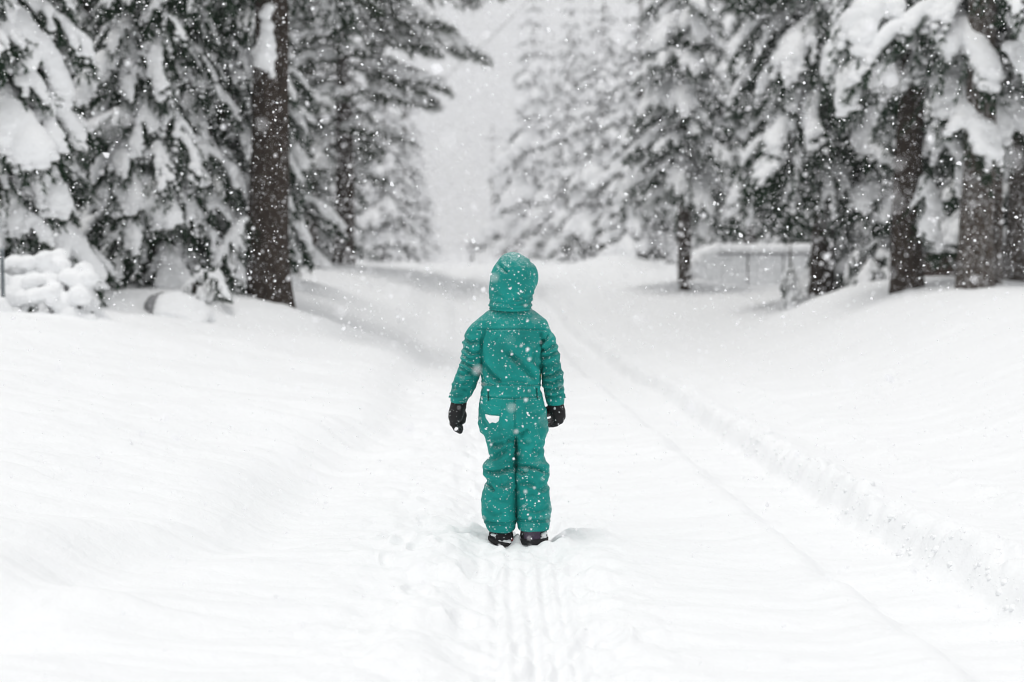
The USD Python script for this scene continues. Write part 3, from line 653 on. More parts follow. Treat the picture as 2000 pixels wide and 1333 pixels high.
# ------------------------------------------------------------------ the far walker
PY = 86.0
px0 = at(920, 500, PY)[0]; pz = gh(px0, PY)
walker = thing('person', 'tiny dark-clothed person far up the road, blurred by mist', 'person', (px0, PY, pz))
(X, Y, Z), lo = grid((-.35, -.3, -.15), (.35, .3, 1.35), .03)
f = capsule(X, Y, Z, (0, 0, .68), (0, 0, 1.0), .15, .17)
for sg in (-1, 1):
    f = smin(f, capsule(X, Y, Z, (sg * .08, 0, .62), (sg * .085, .04 * sg, .02), .1, .07), .04)
    f = smin(f, capsule(X, Y, Z, (sg * .17, 0, 1.02), (sg * .22, -.02, .62), .07, .05), .04)
f = smin(f, capsule(X, Y, Z, (0, 0, 1.02), (0, 0, 1.1), .07, .06), .03)
f = smin(f, ellipsoid(X, Y, Z, (0, 0, 1.2), (.1, .11, .12)), .03)
obj('body', nets(f, lo, .03), plain('dark_winter_clothes', (.05, .05, .055)), walker)

# ------------------------------------------------------------------ the child in the teal snowsuit
CY = 5.65
O = at(1005, 1065, CY)          # between the boots
def L2(px, py):                 # photo pixel -> child's own x, z
    p = at(px, py, CY); return p[0] - O[0], p[2] - O[2]
child = thing('person', 'child in a teal hooded snowsuit standing on the snowy track, seen from behind', 'person', (O[0], CY, O[2]))

def rows(tab):
    """[(py, left px, right px, half depth, y centre)] -> functions of z."""
    z = np.array([L2(1000, r[0])[1] for r in tab]); l = np.array([L2(r[1], r[0])[0] for r in tab]); rr = np.array([L2(r[2], r[0])[0] for r in tab])
    o = np.argsort(z)
    from scipy.interpolate import PchipInterpolator as PI
    z, c, a, b, y = z[o], ((l + rr) / 2)[o], ((rr - l) / 2)[o], np.array([r[3] for r in tab])[o], np.array([r[4] for r in tab])[o]
    fs = [PI(z, q, extrapolate=False) for q in (c, a, b, y)]
    def ev(Z):
        zc = np.clip(Z, z[0], z[-1]); return [q(zc).astype(np.float32) for q in fs]
    return ev, z[0], z[-1]
def loft(X, Y, Z, tab, pw=2.5, rnd=.012):
    ev, z0, z1 = rows(tab)
    c, a, b, y = ev(Z)
    q = (np.abs((X - c) / a) ** pw + np.abs((Y - y) / b) ** pw) ** (1 / pw)
    d = (q - 1) * np.minimum(a, b)
    dz = np.maximum(z0 - Z, Z - z1)
    k = rnd
    u, w = np.maximum(d + k, 0), np.maximum(dz + k, 0)
    return np.minimum(np.maximum(d, dz) + k, 0) + np.sqrt(u * u + w * w) - k

TORSO = [(600, 962, 1034, .062, .01), (608, 952, 1042, .075, .008), (616, 942, 1051, .085, .005), (626, 934, 1059, .094, 0), (640, 931, 1064, .1, 0), (660, 934, 1062, .104, 0), (700, 939, 1058, .102, 0), (740, 940, 1057, .097, 0),
         (760, 940, 1057, .098, 0), (772, 938, 1060, .101, 0), (790, 936.5, 1063.5, .107, 0), (810, 937, 1064, .108, 0), (832, 940, 1065, .1, 0), (846, 944, 1066, .085, 0)]
LEGL = [(800, 938, 1008, .098, 0), (820, 939, 1008, .098, 0), (840, 944, 1007.5, .094, 0), (862, 948.5, 1007.5, .09, 0), (880, 952.5, 1007, .086, 0), (892, 956, 1007.5, .083, 0), (903, 949, 1007.5, .086, 0), (913, 941.5, 1007.5, .086, 0), (925, 944.5, 1007.5, .082, 0),
        (938, 950.5, 1007.5, .08, 0), (950, 946, 1007.5, .082, 0), (964, 942, 1007.5, .084, 0), (985, 940.5, 1008, .085, 0), (998, 941, 1008, .084, 0), (1010, 944, 1007.5, .082, 0), (1020, 947, 1007.5, .08, 0), (1036, 953.5, 1003.5, .076, 0)]
LEGR = [(800, 1006, 1064, .098, 0), (820, 1006, 1064, .098, 0), (853, 1008, 1065, .092, 0), (870, 1008, 1063.5, .088, 0), (886, 1008, 1061.5, .085, 0), (900, 1008, 1065.5, .084, 0), (912, 1008.5, 1070.5, .086, 0), (922, 1007.5, 1074, .086, 0), (934, 1007.5, 1071.5, .082, 0),
        (945, 1007.5, 1070, .082, 0), (960, 1008, 1073, .084, 0), (978, 1008.5, 1075.5, .085, 0), (997, 1008.5, 1078.5, .085, 0), (1010, 1009, 1075, .083, 0), (1022, 1010, 1073.5, .08, 0), (1034, 1013, 1071.5, .076, 0)]
ARML = [(622, 936, 966, .05, 0), (632, 922, 962, .06, 0), (645, 911, 957, .066, 0), (656, 907.5, 951, .068, 0), (672, 906, 946, .066, .002), (690, 902.5, 943, .062, .004), (713, 897.5, 939.5, .058, .008), (728, 893, 937, .056, .012), (745, 886.5, 932.5, .054, .018), (764, 881.5, 925.5, .05, .025), (772, 880.5, 921, .049, .028), (780, 879.5, 914.5, .047, .032), (790, 880, 911, .044, .035)]
ARMR = [(622, 1032, 1062, .05, 0), (632, 1036, 1069, .06, 0), (645, 1043, 1075, .066, 0), (656, 1048, 1083, .068, 0), (664, 1051, 1086.5, .068, 0), (680, 1054, 1090, .066, .002), (700, 1056.5, 1093, .062, .005), (712, 1057.5, 1094.5, .06, .008), (724, 1058.5, 1097, .058, .012), (745, 1060, 1099, .054, .018), (762, 1062, 1100.5, .051, .025), (780, 1065.5, 1101.5, .048, .032), (794, 1068, 1100.5, .044, .036)]
HOOD = [(492.8, 992, 1008, .02, .02), (494.5, 988, 1012.5, .034, .02), (497, 984, 1017, .05, .02), (503, 977.5, 1027.5, .075, .018), (510.5, 972.5, 1036, .092, .015), (517, 968, 1042, .1, .014), (524, 963.5, 1046.6, .107, .012), (537.5, 957.7, 1050.6, .113, .01), (550, 956, 1050.3, .114, .01), (560, 955.5, 1048.5, .113, .009), (570, 956, 1044.5, .11, .008), (580, 956.5, 1040.5, .106, .006), (590, 957, 1038.5, .1, .005), (598, 957.5, 1037, .095, .005), (606, 958.5, 1036, .09, .006)]

HS = .0031
(X, Y, Z), lo = grid((-.285, -.155, .03), (.225, .165, 1.0), HS)
torso = loft(X, Y, Z, TORSO, 2.4, .02)
legl = loft(X, Y, Z, LEGL, 2.5, .008); legr = loft(X, Y, Z, LEGR, 2.5, .008)
legs = smin(legl, legr, .004)
arml = loft(X, Y, Z, ARML, 2.2, .01); armr = loft(X, Y, Z, ARMR, 2.2, .01)
f = smin(torso, legs, .03)
f = np.minimum(f, 1e3)
arms = np.minimum(arml, armr)
zz = Z + 0 * X + 0 * Y
kk = np.where(zz > L2(1000, 662)[1], .02, .006).astype(np.float32)
f = smin(f, arms, kk)
suit_sdf = f
v, t = nets(f, lo, HS)
from scipy.ndimage import map_coordinates as mc
nrm = normals(v, t)

# folds, seams and creases of the cloth, drawn on the suit and pressed in along its normals
def seg_dist(p, poly):
    best = np.full(len(p), 9.0); side = np.zeros(len(p)); tt = np.zeros(len(p)); n_ = len(poly) - 1
    for q in range(n_):
        a, b = np.array(poly[q]), np.array(poly[q + 1]); d = b - a; Ld = d @ d + 1e-12
        u = np.clip(((p - a) @ d) / Ld, 0, 1); w = p - a - u[:, None] * d; dist = np.hypot(w[:, 0], w[:, 1])
        s = np.sign(d[0] * w[:, 1] - d[1] * w[:, 0]); m_ = dist < best
        best[m_] = dist[m_]; side[m_] = s[m_]; tt[m_] = (q + u[m_]) / n_
    return best, side, tt
pxz = v[:, [0, 2]]
back = np.clip((.035 - v[:, 1]) / .03, 0, 1)
in_arm_l = (v[:, 0] < L2(940, 700)[0]); in_arm_r = (v[:, 0] > L2(1057, 700)[0])
disp = np.zeros(len(v))
def fold(poly, depth=.008, width=.006, bulge=.5, bw=None, mask=1.0):
    global disp
    depth = depth * 1.45
    P = [L2(*q) for q in poly]
    d, s, u = seg_dist(pxz, P)
    fade = np.clip(np.sin(np.pi * np.clip(u, .02, .98)) * 2.2, 0, 1)
    bw = bw or width * 2.2
    disp += back * mask * fade * (-depth * np.exp(-(d / width) ** 2) + bulge * depth * np.exp(-((d - bw) / (bw * .55)) ** 2))
def seam(poly, depth=.0028, width=.0026, mask=1.0):
    global disp
    depth, width = depth * 1.9, width * 1.35
    d, s, u = seg_dist(pxz, [L2(*q) for q in poly])
    disp += mask * np.clip((.06 - v[:, 1]) / .03, 0, 1) * (-depth * np.exp(-(d / width) ** 2) + .5 * depth * np.exp(-((d - width * 2) / width) ** 2))
body_m = (~(in_arm_l | in_arm_r)).astype(float)
# torso
seam([(934, 642), (965, 641), (1004, 640.5), (1040, 641), (1062, 643)]); seam([(940, 748.5), (1000, 748), (1057, 749)], mask=body_m); seam([(937, 772), (1000, 773.5), (1061, 772)], mask=body_m)
seam([(1005, 775), (1006, 842)])
fold([(943, 706), (958, 726), (980, 745)], .012, .009); fold([(984, 680), (1012, 704), (1036, 728), (1048, 738)], .012, .011); fold([(1050, 664), (1044, 690), (1052, 720)], .006, .009)
fold([(1052, 690), (1040, 702), (1006, 698)], .004, .012); fold([(948, 642), (942, 660), (940, 690)], .006, .006); fold([(1056, 645), (1058, 668), (1056, 700)], .006, .006)
fold([(975, 655), (962, 672)], .003, .006); fold([(1018, 655), (1030, 668)], .003, .006); fold([(960, 742), (1000, 738), (1040, 744)], .004, .008)
fold([(942, 690), (944, 730), (942, 765)], .004, .006); fold([(1056, 700), (1055, 740), (1057, 768)], .004, .006)
# sleeves
for P, dp in [([(906, 660), (920, 668), (938, 664)], .009), ([(904, 678), (922, 690), (940, 686)], .008), ([(902, 690), (915, 700), (925, 702)], .008), ([(898, 704), (914, 710), (938, 724)], .011), ([(896, 716), (912, 722), (930, 732)], .007),
              ([(893, 728), (905, 731), (930, 722)], .006), ([(886, 744), (900, 750), (926, 740)], .007), ([(882, 760), (896, 756), (918, 762)], .006), ([(881, 774), (895, 772), (912, 768)], .006), ([(926, 700), (938, 694)], .006)]:
    fold(P, dp * .85, .0066, .5)
for P, dp in [([(1054, 672), (1066, 660), (1074, 650)], .010), ([(1056, 684), (1070, 680), (1088, 668)], .008), ([(1058, 697), (1074, 692), (1091, 684)], .009), ([(1058, 714), (1076, 712), (1094, 704)], .006), ([(1060, 735), (1078, 732), (1097, 720)], .010),
              ([(1060, 744), (1076, 748), (1096, 738)], .007), ([(1063, 760), (1080, 762), (1100, 752)], .009), ([(1066, 774), (1080, 776), (1099, 768)], .008), ([(1062, 722), (1075, 722)], .005)]:
    fold(P, dp * .85, .0066, .5)
# seat and legs
fold([(1004, 852), (992, 858), (968, 866), (958, 862)], .009, .008); fold([(1001, 862), (982, 878), (958, 894)], .010, .009, .6); fold([(1012, 848), (1024, 840), (1032, 832)], .008, .007)
fold([(1016, 852), (1034, 862)], .005, .008); fold([(1064, 872), (1050, 878), (1038, 872)], .006, .008); fold([(942, 915), (962, 918), (985, 914), (1004, 908)], .014, .008, .45)
fold([(953, 940), (960, 948), (966, 954)], .010, .007); fold([(1002, 934), (990, 944), (975, 940)], .008, .009); fold([(1009, 906), (1030, 906), (1050, 909), (1073, 921)], .014, .007, .45)
fold([(1010, 914), (1022, 918), (1036, 912)], .009, .007); fold([(1010, 938), (1030, 936), (1046, 944)], .007, .009); fold([(1070, 944), (1058, 952), (1048, 948)], .006, .008)
fold([(945, 990), (965, 998), (985, 994)], .005, .01); fold([(1020, 985), (1045, 992), (1074, 984)], .006, .01); fold([(960, 965), (984, 972), (1000, 964)], .004, .01); fold([(1016, 966), (1038, 958), (1062, 968)], .005, .01)
fold([(940, 815), (952, 830), (950, 850)], .005, .009); fold([(1062, 812), (1050, 828), (1056, 850)], .005, .009)
for q in (1013, 1016.5): seam([(944, q - .5), (975, q + 1.5), (1007, q + 1)], .0034, .002)
for q in (1009.5, 1013): seam([(1009, q), (1040, q - 1), (1077, q + 1)], .0034, .002)
# gentle crumple everywhere, and gathered creases round the sleeves on every side
disp += .013 * (meshkit.fbm(v * [11, 11, 15], 3, 71) - .5) + .003 * (meshkit.fbm(v * [45, 45, 70], 2, 72) - .5)
armw = (in_arm_l | in_arm_r) & (v[:, 2] < L2(0, 650)[1])
disp += armw * .0015 * (np.abs(np.sin((v[:, 2] + .35 * v[:, 1]) * 95 + 6 * meshkit.noise(v * 9, 75))) - .5) * .55
legw = (v[:, 2] < L2(0, 880)[1]) & (v[:, 2] > L2(0, 1000)[1])
disp += legw * (1 - back) * .01 * (meshkit.fbm(v * [10, 10, 30], 2, 76) - .5)
v = v + nrm * disp[:, None]
suit_v, suit_t = v, t

teal = (.0005, .245, .218)
def cloth(name, base, dust=.38, flecks=True, frost=1.0):
    return M(name, {
        'g': POS, 'tc': ('texture_coordinate', {}), 'sx': ('separate_xyz', {}),
        'up': ('map_range', dict(from_min=.5, from_max=1.0, to_min=0, to_max=dust, clamp=True)),
        'nd': ('noise_texture', dict(scale=150, detail=4, roughness=.75)), 'rd': ('rgb_ramp', dict(ramp=[(.46, (0, 0, 0)), (.62, (1, 1, 1))])),
        'du': ('math', dict(math_type='multiply')),
        'dn': ('noise_texture', dict(scale=110, detail=3)), 'dv': ('vector_math', dict(math_type='multiply_add', vector2=(.012, .012, .012))), 'v1': ('voronoi_texture', dict(scale=62, randomness=1.0)), 'c1': ('separate_color', {}), 'q1': ('math', dict(math_type='power', value2=7.0)), 't1': ('math', dict(math_type='multiply', value2=.34)), 'k1': ('math', dict(math_type='subtract')), 's1': ('map_range', dict(from_min=-.03, from_max=.03, to_min=0, to_max=1, clamp=True)),
        'v2': ('voronoi_texture', dict(scale=150, randomness=1.0)), 'c2': ('separate_color', {}), 'q2': ('math', dict(math_type='power', value2=6.0)), 't2': ('math', dict(math_type='multiply', value2=.42)), 'k2': ('math', dict(math_type='subtract')), 's2': ('map_range', dict(from_min=-.03, from_max=.03, to_min=0, to_max=1, clamp=True)),
        'a1': ('math', dict(math_type='maximum')), 'a2': ('math', dict(math_type='maximum')), 'fr': ('math', dict(math_type='multiply', value2=frost)),
        'nc': ('noise_texture', dict(scale=7, detail=5, roughness=.6)), 'rc': ('rgb_ramp', dict(ramp=[(.3, tuple(.74 * x for x in base)), (.62, tuple(1.12 * x for x in base))])),
        'mx': ('mix', dict(color2=(.8, .83, .84))),
        'w': ('noise_texture', dict(scale=700, detail=2)), 'w2': ('noise_texture', dict(scale=40, detail=4)), 'b': ('bump', dict(strength=.12, distance=.001)), 'b2': ('bump', dict(strength=.3, distance=.004)),
        'p': ('principled_bsdf', dict(roughness=.72, specular_ior_level=.3, sheen_weight=.0))},
        [('g.normal', 'sx.vector'), ('sx.z', 'up.value'), ('g.position', 'nd.vector'), ('nd.fac', 'rd.fac'), ('up.result', 'du.value1'), ('rd.color', 'du.value2'),
         ('g.position', 'dn.vector'), ('dn.color', 'dv.vector1'), ('g.position', 'dv.vector3'), ('dv.vector', 'v1.vector'), ('v1.color', 'c1.color'), ('c1.r', 'q1.value1'), ('q1.value', 't1.value1'), ('v1.distance', 'k1.value2'), ('t1.value', 'k1.value1'), ('k1.value', 's1.value'),
         ('dv.vector', 'v2.vector'), ('v2.color', 'c2.color'), ('c2.r', 'q2.value1'), ('q2.value', 't2.value1'), ('v2.distance', 'k2.value2'), ('t2.value', 'k2.value1'), ('k2.value', 's2.value'),
         ('s1.result', 'a1.value1'), ('s2.result', 'a1.value2'), ('a1.value', 'fr.value1'), ('fr.value', 'a2.value1'), ('du.value', 'a2.value2'), ('a2.value', 'mx.fac'),
         ('g.position', 'nc.vector'), ('nc.fac', 'rc.fac'), ('rc.color', 'mx.color1'), ('mx.color', 'p.base_color'),
         ('g.position', 'w.vector'), ('g.position', 'w2.vector'), ('w.fac', 'b.height'), ('w2.fac', 'b2.height'), ('b.normal', 'b2.normal'), ('b2.normal', 'p.normal')], surface='p.BSDF')
suit_mat = cloth('teal_snowsuit_cloth', teal)
hood_mat = cloth('teal_hood_cloth', teal, dust=.9)
suit = obj('snowsuit', (suit_v, suit_t), suit_mat, child)

# hood: a hollow shell, open towards the face
(X, Y, Z), lo = grid((-.125, -.13, .90), (.115, .16, 1.18), .0031)
f = loft(X, Y, Z, HOOD, 2.25, .01)
open_ = ellipsoid(X, Y, Z, (.012, .13, 1.045), (.075, .13, .105))
f = np.maximum(f, -open_)
f = smin(f, loft(X, Y, Z, [(588, 956.5, 1038, .098, .004), (597, 955.5, 1038.5, .098, .004), (607, 957, 1037.5, .092, .004)], 2.3, .01), .004)
hv, ht = nets(f, lo, .0031)
hn = normals(hv, ht); pxz = hv[:, [0, 2]]; v = hv; back = np.clip((.05 - hv[:, 1]) / .03, 0, 1); disp = np.zeros(len(hv))
seam([(957, 592.5), (975, 590), (1000, 594), (1038, 591)], .0018, .0035); seam([(957, 600), (1000, 601.5), (1037, 600.5)], .0022, .003); seam([(958, 587), (990, 589), (1014, 584), (1040, 577)], .0016, .004)
seam([(1042, 582), (1047, 560), (1046, 535), (1036, 510)], .002, .0035)
fold([(975, 517), (984, 527), (992, 533)], .008, .006); fold([(960, 560), (972, 575), (990, 584)], .004, .008); fold([(1036, 560), (1020, 578), (1000, 586)], .004, .008); fold([(1000, 520), (1012, 540), (1012, 565)], .003, .012)
disp += .006 * (meshkit.fbm(hv * 18, 3, 81) - .5) + .002 * (meshkit.fbm(hv * 60, 2, 82) - .5)
obj('hood', (hv + hn * disp[:, None], ht), hood_mat, child)

# pieces that lie on the back of the suit: find the cloth, then build a thin plate on it
tree_b = cKDTree(suit_v[:, [0, 2]][suit_v[:, 1] < .03]); back_pts = suit_v[suit_v[:, 1] < .03]
def patch(name, poly, thick, material, puff=0.0, lift=.0, seed=0, label=None):
    from shapely.geometry import Polygon, Point
    from shapely import contains_xy, distance, points
    P = Polygon([L2(*q) for q in poly]); x0, z0, x1, z1 = P.bounds; g = .0022
    xs, zs = np.arange(x0 - g, x1 + 2 * g, g), np.arange(z0 - g, z1 + 2 * g, g)
    GX, GZ = np.meshgrid(xs, zs, indexing='ij')
    dd = distance(points(GX, GZ), P.boundary); ins = contains_xy(P, GX, GZ); sd = np.where(ins, dd, -dd)
    d, ii = tree_b.query(np.stack([GX, GZ], -1).reshape(-1, 2), k=6)
    cloth_y = np.percentile(back_pts[ii][:, :, 1], 30, axis=1).reshape(GX.shape)
    cloth_y = gaussian_filter(cloth_y, 1.2)
    nx, nz_ = GX.shape; ny = int((thick + puff + .012) / g) + 4
    ys_ = -np.arange(ny) * g + .006
    top = (thick + puff * np.sqrt(np.clip(sd / .012, 0, 1)) * (1 + .8 * (meshkit.fbm(np.stack([GX * 60, GZ * 60, 0 * GX], -1), 3, seed) - .5))) + lift
    D = ys_[None, None, :]            # offset outwards is negative y
    fld = np.maximum(np.maximum(-sd[:, :, None] + .0, -D - top[:, :, None]), D - .004)
    vv, tt_ = nets(np.pad(fld, 1, constant_values=.01).astype(np.float32), (0, 0, 0), 1.0)
    ix, iz, iy = vv[:, 0] - 1, vv[:, 1] - 1, vv[:, 2] - 1
    cx = x0 - g + ix * g; cz = z0 - g + iz * g
    cy = map_coordinates(cloth_y, [ix, iz], order=1, mode='nearest') + (-iy * g + .006)
    o = np.stack([cx, cy, cz], 1)
    tm = trimesh.Trimesh(o, tt_, process=False)
    tt_ = np.array(tm.faces)[:, ::-1] if tm.volume < 0 else np.array(tm.faces)
    p = obj(name, (o, tt_), material, child)
    if label: tag(p, label)
    return p
patch('pocket_flap', [(941, 786), (980, 789), (981, 799), (977, 803), (958, 805), (941, 800)], .003, suit_mat)
patch('pocket_flap', [(1026, 787), (1063, 784), (1064, 799), (1046, 804), (1030, 801), (1027, 796)], .003, suit_mat)
patch('belt_loop', [(952.5, 757), (955.5, 757), (956, 779), (953, 779)], .0035, plain('dark_teal_loop', (.003, .07, .06), .8, .2, 60))
patch('belt_loop', [(1046.5, 755), (1049, 755), (1050, 777), (1048, 777)], .0035, plain('dark_teal_loop_b', (.003, .07, .06), .8, .2, 60))
patch('snow_clump', [(948, 804), (958, 806), (976, 807), (975, 816), (969, 821), (962, 819), (957, 822), (953, 816), (950, 812)], .002, pad_mat, .008, seed=5, label='clump of snow stuck under the left pocket flap')
patch('snow_crumb', [(1028, 802), (1031, 803), (1035, 805), (1034, 808), (1030, 806)], .001, pad_mat, .004, seed=6)
patch('side_label', [(1054.5, 731), (1057.5, 730), (1057.5, 743), (1055, 742)], .002, plain('yellow_label', (.35, .36, .02), .7), label='small yellow tag at the side seam')
# cuff straps standing off the sleeves
def strap(name, pts, y, th, material, parent=child):
    v_, f_ = [], []
    m_ = trimesh.creation.extrude_polygon(__import__('shapely.geometry').geometry.Polygon([L2(*q) for q in pts]).buffer(-.0015).buffer(.0015), th, engine='earcut')
    a_ = np.array(m_.vertices); a_ = np.stack([a_[:, 0], a_[:, 2] + y, a_[:, 1]], 1)
    return obj(name, (a_, np.array(m_.faces)[:, ::-1]), material, parent, 30)
strap('cuff_strap', [(884, 766), (878, 768.5), (875.5, 778), (883, 778)], .015, .028, suit_mat)
strap('cuff_strap', [(1098, 770), (1104, 771), (1105.5, 778.5), (1098, 779)], .015, .028, suit_mat)

# gloves: palm, four fingers of unequal length and a thumb from the side of the palm
glove_mat = cloth('black_glove_fabric', (.012, .012, .013), dust=.5, frost=.8)
def glove(palm, fingers, thumb, yb, cuff):
    pts = [L2(*q) for c in (palm, thumb, *fingers) for q in c]
    a_ = np.array(pts); lo_, hi_ = a_.min(0) - .03, a_.max(0) + .03
    (X, Y, Z), lo = grid((lo_[0], yb - .07, lo_[1]), (hi_[0], yb + .09, hi_[1]), .0022)
    def P(q, y): x_, z_ = L2(*q); return (x_, yb + y, z_)
    f = None
    for ys_ in (-.014, .0, .016):
        for a, b in zip(palm[:-1], palm[1:]):
            c = capsule(X, Y, Z, P(a, ys_), P(b, ys_ * 1.5), .026, .027); f = c if f is None else smin(f, c, .012)
    f = smin(f, capsule(X, Y, Z, P(cuff[0], 0), P(cuff[1], 0), .03, .03), .012)
    for k_, ch in enumerate(fingers):
        y_ = (-.026, -.009, .009, .026)[k_]
        r = (.0125, .0135, .0135, .0115)[k_]
        for j in range(len(ch) - 1):
            f = smin(f, capsule(X, Y, Z, P(ch[j], y_ * (1.1 - .1 * j)), P(ch[j + 1], y_ * (1.0 - .12 * j)), r * (1 - .06 * j), r * (1 - .06 * (j + 1))), .0035 if j else .008)
    for j in range(len(thumb) - 1):
        f = smin(f, capsule(X, Y, Z, P(thumb[j], .01 + .012 * j), P(thumb[j + 1], .01 + .012 * (j + 1)), .0175 - .001 * j, .0165 - .001 * j), .007)
    gv, gt = nets(f, lo, .0022)
    gv = gv + normals(gv, gt) * (.003 * (meshkit.fbm(gv * 70, 3, 91) - .5))[:, None]
    return obj('glove', (gv, gt), glove_mat, child)
gl = glove([(894, 796), (891, 807), (889, 816)], [[(885, 814), (884, 828), (890, 838), (896, 841)], [(888, 816), (886, 830), (892, 840), (898, 844)], [(890, 816), (889, 829), (894, 838), (899, 842)], [(892, 815), (891, 826), (895, 834), (899, 838)]], [(899, 803), (902, 814), (901, 826)], .035, [(896, 788), (895, 794)])
gr = glove([(1087, 799), (1090, 808), (1091, 815)], [[(1095, 812), (1094, 823), (1086, 829), (1078, 831)], [(1093, 815), (1090, 826), (1081, 831), (1074, 832)], [(1090, 815), (1086, 825), (1079, 829), (1073, 829)], [(1087, 814), (1083, 822), (1077, 826), (1073, 826)]], [(1078, 800), (1072, 805), (1070, 811)], .036, [(1085, 790), (1086, 797)])

# boots
boot_mat = cloth('dark_boot_leather', (.018, .016, .02), dust=.3, frost=.7)
sole_mat = plain('red_rubber_sole', (.20, .022, .03), .6, .3, 60, .3)
purple_mat = plain('purple_boot_heel', (.040, .022, .05), .5, .4, 60, .3)
strap_mat = plain('black_boot_strap', (.012, .012, .013), .6, .3, 60, .3)
def boot(l, r, top, bot, seed):
    cx = (L2(l, bot)[0] + L2(r, bot)[0]) / 2; hw = (L2(r, bot)[0] - L2(l, bot)[0]) / 2
    (X, Y, Z), lo = grid((cx - hw - .03, -.1, -.06), (cx + hw + .03, .2, .13), .0028)
    f = capsule(X, Y, Z, (cx, -.012, .03), (cx, .105, .016), hw - .004, hw - .008)
    f = np.maximum(f, -(Z + .012))
    f = smin(f, np.maximum(np.sqrt((X - cx) ** 2 + ((Y - .012) * .85) ** 2) - (hw - .003), np.maximum(Z - .11, .0 - Z)), .02)
    bv, bt = nets(f, lo, .0028)
    bv = bv + normals(bv, bt) * (.003 * (meshkit.fbm(bv * 40, 3, seed) - .5))[:, None]
    p = obj('boot', (bv, bt), boot_mat, child)
    (X, Y, Z), lo = grid((cx - hw - .03, -.1, -.06), (cx + hw + .03, .2, .05), .0028)
    f = capsule(X, Y, Z, (cx, -.012, .0), (cx, .108, -.002), hw + .002, hw - .002)
    f = np.maximum(f, np.maximum(Z - .004, -.022 - Z))
    ang = np.arctan2(X - cx, -(Y - .02))
    f = f + .004 * (np.sin(ang * 16) > 0) * (Z < -.004)
    obj('sole', nets(f, lo, .0028), sole_mat, p)
    return p, cx, hw
bl, cxl, hwl = boot(955, 1002, 1034, 1063, 1)
br, cxr, hwr = boot(1016, 1069, 1032, 1063, 2)
def band(name, cx, hw, z0, z1, a0, a1, w, material, parent, y0=-.012):
    """A band wrapped round the heel from angle a0 to a1 (0 = straight back), sloping from height z0 to z1."""
    a = np.linspace(a0, a1, 28); q = np.linspace(0, 1, 28)
    z = z0 + (z1 - z0) * q
    R_in, R_out = hw - .002, hw + .0055
    ring = []
    for rr, dz in ((R_out, -w / 2), (R_out, w / 2), (R_in, w / 2), (R_in, -w / 2)):
        ring.append(np.stack([cx + rr * np.sin(a), y0 - rr * np.cos(a), z + dz], 1))
    v_ = np.stack(ring, 1).reshape(-1, 3); i_ = np.arange(27)[:, None] * 4
    f_ = np.vstack([np.hstack([i_ + k_, i_ + (k_ + 1) % 4, i_ + 4 + (k_ + 1) % 4, i_ + 4 + k_]) for k_ in range(4)])
    return obj(name, (v_, f_), material, parent, False)
band('heel_strap', cxl, hwl, .034, .008, -1.3, 1.0, .015, strap_mat, bl)
band('heel_strap', cxr, hwr, .022, .028, -1.2, 1.3, .022, strap_mat, br)
band('heel_patch', cxr, hwr - .003, .052, .052, -.75, .45, .032, purple_mat, br)
band('sole_edge', cxl, hwl, .002, .026, .95, 1.15, .02, sole_mat, bl)
band('sole_edge', cxr, hwr, .004, .022, 1.0, 1.2, .02, sole_mat, br)
snow_pad('snow_clump', child, [(cxl + .03, -.045, .022), (cxl + .014, -.052, .024), (cxl - .005, -.055, .026), (cxl - .035, -.04, .05), (cxl - .025, -.045, .048)], [.016, .013, .01, .009, .01], .004, 21)
snow_pad('snow_clump', child, [(cxr + .04, -.04, .04), (cxr + .034, -.046, .05), (cxr + .045, -.035, .055), (cxr + .028, -.05, .036)], [.014, .012, .012, .01], .004, 22)

# the child inside: one body with a face under the hood, seen only from the front
(X, Y, Z), lo = grid((-.26, -.11, .0), (.2, .16, 1.165), .005)
f = ellipsoid(X, Y, Z, (0, .02, 1.055), (.074, .086, .098))
f = smin(f, ellipsoid(X, Y, Z, (0, .055, 1.015), (.05, .055, .055)), .03)
f = smin(f, capsule(X, Y, Z, (0, .105, 1.05), (0, .117, 1.03), .007, .011), .012)
for sg in (-1, 1):
    f = np.maximum(f, -ellipsoid(X, Y, Z, (sg * .028, .108, 1.062), (.014, .012, .009)))
    f = smin(f, ellipsoid(X, Y, Z, (sg * .076, .02, 1.045), (.009, .016, .025)), .008)
f = smin(f, ellipsoid(X, Y, Z, (0, .106, .998), (.02, .007, .005)), .006)
f = smin(f, capsule(X, Y, Z, (0, 0, .86), (0, .01, .98), .045, .04), .03)
f = smin(f, capsule(X, Y, Z, (0, 0, .52), (0, 0, .82), .075, .07), .03)
for xs_, sh, el, ha in ((-1, (950, 650), (920, 720), (897, 780)), (1, (1048, 650), (1076, 720), (1084, 782))):
    a, b, c = L2(*sh), L2(*el), L2(*ha)
    f = smin(f, capsule(X, Y, Z, (a[0], 0, a[1]), (b[0], .008, b[1]), .034, .026), .02)
    f = smin(f, capsule(X, Y, Z, (b[0], .008, b[1]), (c[0], .03, c[1]), .026, .02), .01)
for lx in (978, 1037):
    a, b, c = L2(lx, 810), L2(lx, 925), L2(lx, 1030)
    f = smin(f, capsule(X, Y, Z, (a[0], 0, a[1]), (b[0], 0, b[1]), .05, .04), .02)
    f = smin(f, capsule(X, Y, Z, (b[0], 0, b[1]), (c[0], 0, c[1]), .04, .03), .01)
body = obj('body', nets(f, lo, .005), plain('warm_skin', (.52, .33, .25), .5, .4, 20, .06), child)
for sg in (-1, 1):
    b = trimesh.creation.icosphere(2, .011); b.apply_translation([sg * .028, .094, 1.062]); obj('eye', b, plain('dark_eye' + 'ab'[sg > 0], (.04, .03, .02), .2, .5), body)

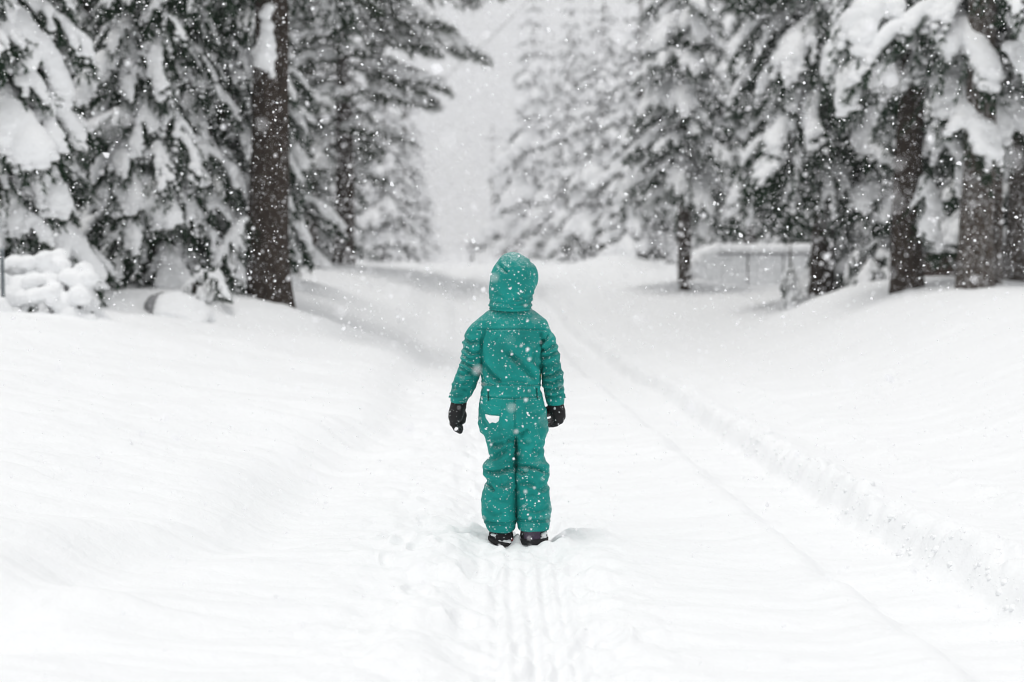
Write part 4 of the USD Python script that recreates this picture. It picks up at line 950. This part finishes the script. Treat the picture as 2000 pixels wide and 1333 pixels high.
# ------------------------------------------------------------------ falling snow
rs = np.random.default_rng(77)
def flakes(n, lo, hi, size, spread):
    p = rs.uniform(lo, hi, (n, 3)); r = size * np.exp(spread * rs.normal(size=n))
    ok = p[:, 2] > height(p[:, 0].copy(), p[:, 1].copy(), False) + .05
    return p[ok], r[ok]
near_f = flakes(150000, (-5.2, 1.1, .05), (5.2, 15.5, 4.3), .0026, .52)
mid_f = flakes(150000, (-16, 15.5, 0), (16, 42, 9), .0135, .35)        # clumped flakes blowing between the trees
far_f = flakes(190000, (-34, 42, 0), (34, 125, 17), .050, .35)
pos, sz_ = np.vstack([q[0] for q in (near_f, mid_f, far_f)]), np.concatenate([q[1] for q in (near_f, mid_f, far_f)]).astype(np.float32)
fl = UsdGeom.PointInstancer.Define(stage, '/World/falling_snow')
tag(fl.GetPrim(), 'white snowflakes drifting down through the whole view', 'snowfall', kind='stuff')
flake_mat = M('snowflake', {'d': ('diffuse_bsdf', dict(color=(.95, .95, .96))), 't': ('translucent_bsdf', dict(color=(.95, .95, .96))), 'm': ('mix_closure', dict(fac=.5))}, [('d.BSDF', 'm.closure1'), ('t.BSDF', 'm.closure2')], surface='m.closure')
paths = []
for k in range(3):
    s = trimesh.creation.icosphere(0, 1.0); v = np.array(s.vertices) * rs.uniform(.5, 1.4, (12, 1)) * [1, .8, .6]
    paths.append(usdkit.mesh(stage, f'/World/falling_snow/snowflake_{k}', (v, s.faces), flake_mat, False).GetPath())
fl.CreatePrototypesRel().SetTargets(paths)
fl.CreateProtoIndicesAttr(Vt.IntArray.FromNumpy(rs.integers(0, 3, len(pos)).astype(np.int32)))
fl.CreatePositionsAttr(Vt.Vec3fArray.FromNumpy(pos.astype(np.float32)))
fl.CreateScalesAttr(Vt.Vec3fArray.FromNumpy(np.repeat(sz_[:, None], 3, 1)))
qn = rs.normal(size=(len(pos), 4)); qn /= np.linalg.norm(qn, axis=1, keepdims=True)
fl.CreateOrientationsAttr(Vt.QuathArray([Gf.Quath(*map(float, q)) for q in qn]))

# ------------------------------------------------------------------ snow-filled air
haze_mat = M('snowy_air', {'v': ('principled_volume', dict(color=(.97, .975, .98), density=.0012, anisotropy=.1))}, volume='v.volume')
b = trimesh.creation.box([310, 335, 24]); b.apply_translation([0, 102, 10.0])
tag(obj('haze', b, haze_mat, None, False), 'pale snow haze filling the air', 'haze', kind='stuff')
